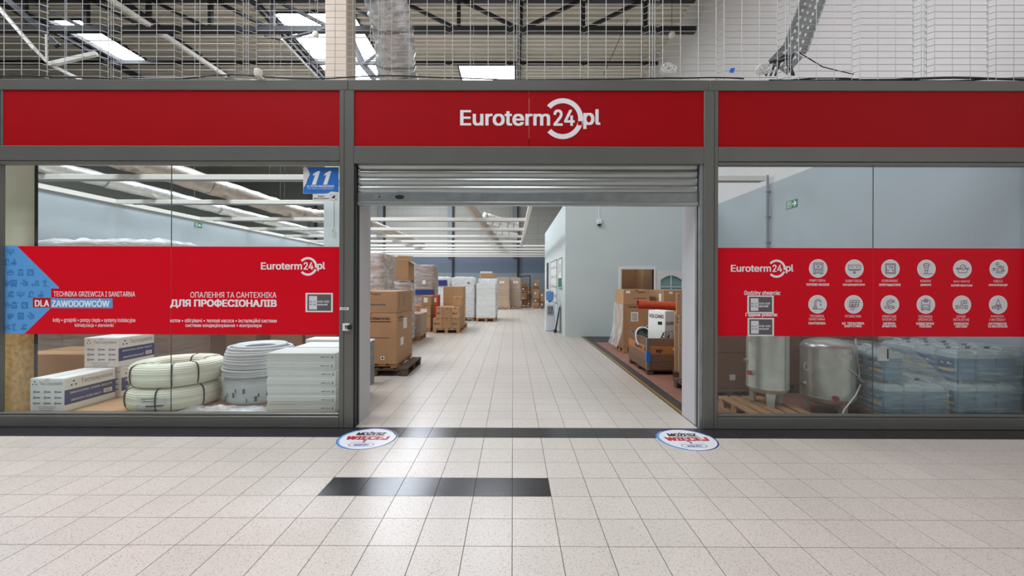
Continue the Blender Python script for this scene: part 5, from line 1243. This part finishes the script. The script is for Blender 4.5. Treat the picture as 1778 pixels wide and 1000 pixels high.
# wooden crate with folding collar
x0, x1, y0, y1 = 2.39, 3.05, 7.34, 8.5; t = thing('wooden_crate', (x0, y0, 0), 'weathered wooden crate with blue tape and steel corner', 'crate')
zb = .09; hb = .138
for k in range(4):
    mt = 'orange_wood' if k == 2 else 'old_wood'; z = zb + .004 + k * (hb + .004)
    MB().box(x0, x0 + .022, y0 + .02, y1, z, z + hb, .003).build('side_board', mt, t); MB().box(x0 + .024, x1, y0, y0 + .022, z, z + hb, .003).build('front_board', mt, t)
    MB().box(x1 - .022, x1, y0 + .024, y1, z, z + hb, .003).build('side_board', mt, t); MB().box(x0 + .024, x1 - .024, y1 - .022, y1, z, z + hb, .003).build('back_board', mt, t)
MB().box(x0 + .02, x1 - .02, y0 + .02, y1 - .02, zb - .02, zb).build('base_board', 'old_wood', t)
MB().box(x0 - .006, x0 + .05, y0 - .006, y0 + .03, zb, zb + .57).build('corner_hinge', 'galv', t)
MB().box(x0 - .01, x0 + .06, y0 - .01, y0 + .05, zb + .15, zb + .34).build('blue_tape', 'blue_tape', t)
for yy in (y0 + .05, (y0 + y1) / 2, y1 - .05):
    for xx in (x0 + .06, x1 - .06): MB().box(xx - .05, xx + .05, yy - .05, yy + .05, 0, zb - .02).build('foot_block', 'dark_wood', t)
q = S2(); q.text('GRUNDFOS', -8.05, -7.62, zb + .33, zb + .385, bold=.03); q.on('L', x0 - .002, 'print', 'black_ink', t)
q = S2(); q.line([(-7.5, zb + .31), (-7.4, zb + .4)], .02); q.line([(-7.5, zb + .4), (-7.4, zb + .31)], .02); q.on('L', x0 - .002, 'cross_mark', 'black_ink', t)
ftext(t, 'RF', 2.55, 2.68, zb + .31, zb + .37, y0 - .0005, bold=.03); frect(t, 2.85, 2.96, zb + .36, zb + .4, y0 - .0005)
# things in the crate
t = thing('unit_heater', (2.6, 7.9, zb), 'grey metal unit heater with hoop handle sticking out of the crate', 'heater')
Mx = Matrix.Translation((2.6, 8.0, .55)) @ Matrix.Rotation(R(-24), 4, 'Y') @ Matrix.Rotation(R(-18), 4, 'X')
MB().box(-.15, .17, -.12, .12, -.36, .2, .012).xf(Mx).build('housing', pm('heater_grey', (104, 106, 108), .4, .5), t)
MB().box(-.13, .15, -.13, -.118, -.06, .18).xf(Mx).build('grille_back', 'black_plastic', t)
for k in range(7): MB().box(-.12, .14, -.145, -.13, -.05 + .034 * k, -.034 + .034 * k).xf(Mx).build('louvre', 'galv', t)
MB().box(-.16, .18, -.15, .13, .2, .225, .004).xf(Mx).build('top_flange', 'galv', t)
MB().tube([Mx @ Vector((-.06 + .17 * math.cos(R(a)), -.19, -.02 + .26 * math.sin(R(a)))) for a in range(-10, 191, 15)], .014, 7).build('hoop_handle', 'plastic_white', t, True)
MB().box(-.02, .1, -.16, -.145, .1, .17, .004).xf(Mx).build('control_cover', 'black_plastic', t)
t = thing('rack_panel', (2.78, 7.42, zb), 'small dark slotted metal panel leaning in the crate', 'panel')
Mx = Matrix.Translation((2.72, 7.5, .56)) @ Matrix.Rotation(R(25), 4, 'Y')
for k in range(9): MB().box(-.05, .05, -.006, .006, -.12 + .04 * k, -.1 + .04 * k).xf(Mx).build('slot_bar', 'plastic_grey', t)
for d in (-.055, .055): MB().box(d - .008, d + .008, -.01, .01, -.45, .18).xf(Mx).build('upright', 'black_plastic', t)
t = thing('white_carton', (2.8, 7.5, .1), 'white carton with black lettering standing tilted in the crate', 'carton')
t2 = Matrix.Translation((2.77, 7.54, zb)) @ Matrix.Rotation(R(1), 4, 'Y') @ Matrix.Rotation(R(37), 4, 'Z')
bx = carton_body(MB(), 0, .3, 0, .36, 0, 1.04).xf(t2).build('carton_body', 'white_carton', t)
def pl(s2, plane, c_, name, mat):
    o = s2.on(plane, c_, name, mat, None, origin=(0, 0, 0)); me = o.data; me.transform(Matrix.Translation(-WLOC[t.name]) @ t2); o.parent = t; return o
q = S2(); q.text('VOLCANO', -.34, -.03, .9, .97, bold=.03); pl(q, 'L', -.0012, 'print', 'black_ink')
q = S2(); q.text('VOLCANO', .03, .28, .78, .84, bold=.03); pl(q, 'F', -.0012, 'print', 'black_ink')
q = S2(); q.frame(.14, .26, .5, .66, .008); pl(q, 'F', -.0012, 'print_mark', 'grey_ink'); q = S2(); q.rect(-.15, -.06, .78, .84); pl(q, 'L', -.0012, 'print_mark', 'black_ink')
# red-orange pipe
t = thing('drain_pipe', (2.55, 8.6, 1.1), 'red-orange plastic pipe lying across the goods by the crate', 'pipe')
a, b = Vector((2.66, 8.75, 1.19)), Vector((4.3, 8.62, 1.12)); d = (b - a).normalized()
n_ = 20; m = MB().tube([a, b], .085, 20, cap=False); m.build('pipe_wall', 'red_pipe', t, True); MB().tube([a, b], .077, 20, cap=False).build('pipe_bore', 'red_cap', t, True)
MB().tube([a - d * .01, a + d * .12], .096, 20, cap=False).build('socket', 'red_pipe', t, True)
for x in (3.05, 3.9):
    pass
carton(3.3, 4.3, 8.2, 9.1, PH, 1.04, 'brown carton carrying the red-orange pipe', 'kraft', 'brown cartons'); pallet(3.3, 4.3, 8.2, 9.1, 0, 'pallet under the carton that carries the red pipe', 'wood', 'x')
# tall cartons beside the right jamb, turned a little
tc = (3.133, 7.037); W_, D_ = .7, .38; xa, xb, ya, yb = tc[0] - W_ / 2, tc[0] + W_ / 2, tc[1] - D_ / 2, tc[1] + D_ / 2; tw = []
tw.append(pallet(xa - .03, xb, ya - .04, yb, 0, 'dark pallet under the tall cartons beside the right jamb', 'dark_wood', 'x'))
t = carton(xa, xb, ya, yb, PH, 1.12, 'tall tan carton beside the right jamb', 'kraft', 'brown cartons'); ftext(t, 'THERMOVAL', xa + .03, xa + .38, 1.02, 1.06, ya, bold=.03); frect(t, xa + .03, xa + .38, .98, .992, ya, 'black_ink', 'print_line')
for x in (.06, .09, .3): frect(t, xa + x, xa + x + .008, PH, 1.1, ya, 'paper', 'strap')
tw.append(t)
t = carton(xa + .03, xb, ya, yb, 1.124, 1.47, 'upper tan carton beside the right jamb', 'kraft', 'brown cartons'); ftext(t, 'THERMOVAL', xa + .05, xa + .35, 1.4, 1.44, ya, bold=.03); frect(t, xa + .05, xa + .35, 1.37, 1.38, ya, 'black_ink', 'print_line')
tw.append(t)
for o in tw: o.rotation_euler[2] = R(-20)

# ------------------------------------------------ right display window
pallet(2.74, 3.46, 4.76, 5.5, 0, 'new pale pallet under the slim steel tank in the right window', 'wood_y', 'y')
def tank(cx, cy, r, z0, z1, lab, legs=3, lh=.14, ang=-90, tilt=0):
    t = thing('steel_tank', (cx, cy, z0 - lh), lab, 'tank', 'galvanised pressure tanks'); prof = []
    dh = r * .38
    for k in range(8): a = R(-90 + 90 * k / 7); prof.append((max(.0005, r * math.cos(a)), z0 + dh + dh * math.sin(a)))
    prof += [(r + .003, z0 + dh + .002), (r + .003, z0 + dh + .02), (r, z0 + dh + .022), (r, z1 - dh - .02), (r + .003, z1 - dh - .018), (r + .003, z1 - dh)]
    for k in range(8): a = R(90 * k / 7); prof.append((max(.0005, r * math.cos(a)), z1 - dh + dh * math.sin(a)))
    MB().lathe(prof, (cx, cy, 0), 48).build('shell', 'zinc', t, True)
    a0 = R(-70); MB().box(cx + r * math.cos(a0) - .004, cx + r * math.cos(a0) + .004, cy + r * math.sin(a0) - .004, cy + r * math.sin(a0), z0 + dh, z1 - dh).build('weld_seam', 'galv', t)
    for k in range(legs):
        a = R(ang + 360 / legs * k); p = Vector((cx + r * .82 * math.cos(a), cy + r * .82 * math.sin(a), 0)); s_ = Vector((-math.sin(a), math.cos(a), 0)); o_ = Vector((math.cos(a), math.sin(a), 0))
        w0, w1 = .055, .035; top = z0 + dh * .9; bot = z0 - lh
        vs = [p - s_ * w0 + Vector((0, 0, top)), p + s_ * w0 + Vector((0, 0, top)), p + s_ * w1 + Vector((0, 0, bot)), p - s_ * w1 + Vector((0, 0, bot))]
        vs += [v - o_ * .05 for v in vs]
        MB().add(vs, [(0, 1, 2, 3), (7, 6, 5, 4), (0, 4, 5, 1), (1, 5, 6, 2), (2, 6, 7, 3), (3, 7, 4, 0)]).build('leg', 'zinc', t)
    return t
tx, ty, tr = 3.17, 5.14, .232
t = tank(tx, ty, tr, .27, 1.36, 'slim galvanised tank standing on the pale pallet', lh=.27 - PH, ang=-110)
def port(t, cx, cy, r, a, z, capc='red_cap', pr=.028, ln=.06):
    a = R(a); d = Vector((math.cos(a), math.sin(a), 0)); p = Vector((cx, cy, z)) + d * (r - .01)
    MB().tube([p, p + d * ln * .6], pr * 1.25, 14).build('port', 'zinc', t, True); MB().tube([p + d * ln * .5, p + d * ln], pr, 14).build('port_cap', capc, t, True)
port(t, tx, ty, tr, -165, .545); port(t, tx, ty, tr, 170, .68, 'galv', .018, .05)
MB().tube([(tx - tr - .01, ty, 1.2), (tx - tr - .02, ty - .03, 1.0), (tx - tr - .03, ty - .04, .97), (tx - tr - .01, ty - .03, .93)], .01, 6).build('plastic_tie', 'white_cable', t, True)
ux, uy, ur = 4.03, 5.29, .29
t = tank(ux, uy, ur, .1, .95, 'wide galvanised tank with paper labels beside the slim one', lh=.1 - .006, ang=-80)
for a0, a1, z0_, z1_ in ((-143, -125, .66, .83), (-108, -92, .74, .8), (-88, -72, .72, .78)): curved_label(t, ux, uy, ur + .002, a0, a1, z0_, z1_, 'paper')
port(t, ux, uy, ur, -112, .25, pr=.034, ln=.05); port(t, ux, uy, ur, 180, .36, 'galv', .02, .05)
g_ = MB().tube([(ux - ur - .05 + .03 * math.cos(a / 12 * 6.283), uy - .1, .6 + .05 * math.sin(a / 12 * 6.283)) for a in range(12)], .007, 5, closed=True); g_.build('wire_loop', 'white_cable', t, True)
MB().tube([(ux + .28, uy - .1, .95), (ux + .3, uy - .1, .7), (ux + .31, uy - .12, .5), (ux + .29, uy - .15, .45), (ux + .33, uy - .16, .42)], .011, 6).build('white_strap', 'white_cable', t, True)
MB().tube([(ux + .05, uy - ur - .02, .6), (ux + .18, uy - ur + .03, .52), (ux + .26, uy - .16, .46)], .009, 6).build('white_strap', 'white_cable', t, True)
MB().tube([(ux - .25, uy - .5, .02), (ux - .1, uy - .4, .15), (ux + .1, uy - ur - .03, .3), (ux + .24, uy - .22, .4)], .009, 6).build('white_strap', 'white_cable', t, True)
# brown carton wall behind the tanks
for k in range(3):
    a = 3.55 + k * .78 if k else 3.54
    x0_, x1_ = 3.54 + .78 * k, 3.54 + .78 * k + .76
    nm = ['left', 'middle', 'right'][k]
    pallet(x0_, x1_, 6.15, 6.95, 0, f'{nm} dark pallet behind the steel tanks', 'dark_wood', 'x')
    for j, (z0_, z1_) in enumerate(((PH, .62), (.624, 1.1), (1.104, 1.6))):
        t = carton(x0_, x1_, 6.15, 6.95, z0_, z1_, f'dark brown carton behind the steel tanks, {nm} stack, {["bottom", "middle", "top"][j]}', 'kraft_dark', 'cartons behind the tanks')
        if j == 0: frect(t, x0_ + .32, x0_ + .4, .3, .37, 6.15); frect(t, x0_ + .34, x0_ + .38, .32, .35, 6.1494, 'grey_ink', 'label_print')
pallet(2.55, 3.5, 5.75, 6.55, 0, 'dark pallet behind the pale pallet, right of the jamb', 'dark_wood', 'x')
for j, (z0_, z1_) in enumerate(((PH, .66), (.664, 1.1), (1.104, 1.5))):
    t = carton(2.62, 3.46, 5.8, 6.5, z0_, z1_, f'brown carton between the jamb and the slim tank, {["bottom", "middle", "top"][j]} one', 'kraft_dark', 'cartons behind the tanks')
    if j == 0: frect(t, 3.05, 3.13, .28, .36, 5.8)
# blue canisters
CAN = None
def canister(x, y, z, lab, grp):
    """x,y = left front corner; .235 wide, .25 deep, .385 high"""
    global CAN
    if CAN: return copy_tree(CAN, None, (x, y, z), label=lab)
    t = thing('canister', (x, y, z), lab, 'canister', grp); W, D, H = .232, .25, .385
    m = MB(); bm = bmesh.new(); bmesh.ops.create_cube(bm, size=1)
    for v in bm.verts: v.co = Vector((x + W / 2 + v.co.x * W, y + D / 2 + v.co.y * D, z + .15 + v.co.z * .3))
    bmesh.ops.bevel(bm, geom=[e for e in bm.edges], offset=.03, segments=3, affect='EDGES', profile=.5); bm.verts.index_update()
    m.add([v.co.copy() for v in bm.verts], [[v.index for v in f.verts] for f in bm.faces]); bm.free(); m.build('canister_body', 'coolant', t, True)
    for k in range(3): MB().box(x - .002, x + W + .002, y - .002, y + D + .002, z + .06 + .08 * k, z + .068 + .08 * k, .001).build('rib', 'coolant', t)
    m = MB(); prof = [(0, 0, .27), (.004, .004, .31), (.03, .03, .345), (.07, .06, .355)]
    vs = []
    for a, b, zz in prof:
        for i, j in ((a, b), (W - a, b), (W - a, D - b), (a, D - b)): vs.append((x + i, y + j, z + zz))
    m.add(vs, [(k * 4 + i, k * 4 + (i + 1) % 4, k * 4 + 4 + (i + 1) % 4, k * 4 + 4 + i) for k in range(3) for i in range(4)] + [(12, 13, 14, 15)]); m.build('shoulder', 'canister_top', t)
    MB().tube(smooth_path([(x + W / 2, y + .05, z + .34), (x + W / 2, y + .07, z + .375), (x + W / 2, y + .15, z + .378), (x + W / 2, y + .17, z + .345)], 4), .014, 8).build('grip', 'canister_top', t, True)
    MB().tube([(x + W / 2, y + .21, z + .34), (x + W / 2, y + .21, z + .38)], .024, 12).build('cap', 'black_plastic', t, True)
    lb = S2(); lb.rect(-(y + D - .03), -(y + .03), z + .08, z + .25); L1 = lb.on('L', x - .0025, 'label', 'canister_label', t)
    S2().rect(-(y + D - .04), -(y + .035), z + .1, z + .135).on('L', x - .0032, 'yellow_stripe', 'yellow', L1); q = S2(); q.rect(-(y + D - .06), -(y + .15), z + .19, z + .205); q.disc(-(y + .1), z + .2, .014); q.rect(-(y + .09), -(y + .06), z + .19, z + .2); q.on('L', x - .0032, 'print', 'white_ink', L1)
    CAN = t; return t
pallet(4.36, 5.1, 4.84, 5.46, 0, 'pallet under the blue canisters, left group', 'wood_y', 'x', .1); pallet(5.24, 6.02, 4.86, 5.9, 0, 'pallet under the blue canisters by the right wall', 'wood_y', 'x', .1)
ca = 'blue canisters, left group'
for i in range(3):
    for j in range(2): canister(4.38 + .238 * i, 4.87 + .26 * j, .1, f'blue canister in the left group, lower layer, {["front", "rear"][j]} row, {["left", "middle", "right"][i]}', 'blue canisters of coolant')
for j in range(2): canister(4.38, 4.87 + .26 * j, .49, f'blue canister standing alone on top of the left group, {["front", "rear"][j]}', 'blue canisters of coolant')
for k in range(2):
    for j in range(4):
        for i in range(3): canister(5.26 + .238 * i, 4.89 + .255 * j, .1 + .39 * k, f'blue canister by the right wall, {["lower", "upper"][k]} layer, {["front", "second", "third", "rear"][j]} row, {["left", "middle", "right"][i]}', 'blue canisters of coolant')
# film over the canisters
def drape(poly, y0, y1, lab, seed):
    """film shell over an outline in x,z, closed at the front"""
    m = MB(); pts = []
    for (a, b), (c_, d_) in zip(poly[:-1], poly[1:]):
        L_ = math.hypot(c_ - a, d_ - b); n = max(2, int(L_ / .05))
        for k in range(n): pts.append((a + (c_ - a) * k / n, b + (d_ - b) * k / n))
    pts.append(poly[-1]); ny = 12; vs = []
    for j in range(ny + 1):
        y = y0 + (y1 - y0) * j / ny
        for a, b in pts:
            e = .014 * noise.noise(Vector((a * 8, b * 8 + seed, y * 8))); vs.append((a + e, y, b + e))
    N_ = len(pts); m.add(vs, [(j * N_ + i, j * N_ + i + 1, (j + 1) * N_ + i + 1, (j + 1) * N_ + i) for j in range(ny) for i in range(N_ - 1)])
    zb_ = min(p[1] for p in poly); fv = []; nz = 8
    for i, (a, b) in enumerate(pts):
        for k in range(nz + 1):
            z = zb_ + (b - zb_) * k / nz; fv.append((a, y0 - .01 + .012 * noise.noise(Vector((a * 8, z * 8, seed + 5))), z))
    m.add(fv, [(i * (nz + 1) + k, (i + 1) * (nz + 1) + k, (i + 1) * (nz + 1) + k + 1, i * (nz + 1) + k + 1) for i in range(N_ - 1) for k in range(nz)])
    return m.build('stretch_film', 'film_can', smooth=2, label=lab, cat='plastic film', group='film round the canisters')
drape([(4.34, .11), (4.35, .5), (4.36, .9), (4.66, .9), (5.1, .5), (5.115, .11)], 4.845, 5.42, 'film slanting over the left group of blue canisters', 1)
drape([(5.235, .11), (5.235, .9), (6.0, .9), (6.0, .11)], 4.865, 5.92, 'film tightly round the blue canisters by the right wall', 2)
S2().rect(4.2, 4.36, .72, .88).on('F', 4.84, 'delivery_note', 'paper', None, label='white delivery note stuck on the film of the left canisters', cat='note') if False else None
t = thing('delivery_note', (4.34, 4.86, .72), 'white delivery note on the film of the left canisters', 'note')
MB().box(4.27, 4.4, 4.829, 4.831, .74, .9).build('paper_sheet', 'paper', t); MB().box(4.375, 4.395, 4.8275, 4.8285, .76, .88).build('barcode', 'black_ink', t)
# grey post end behind the canisters, top right
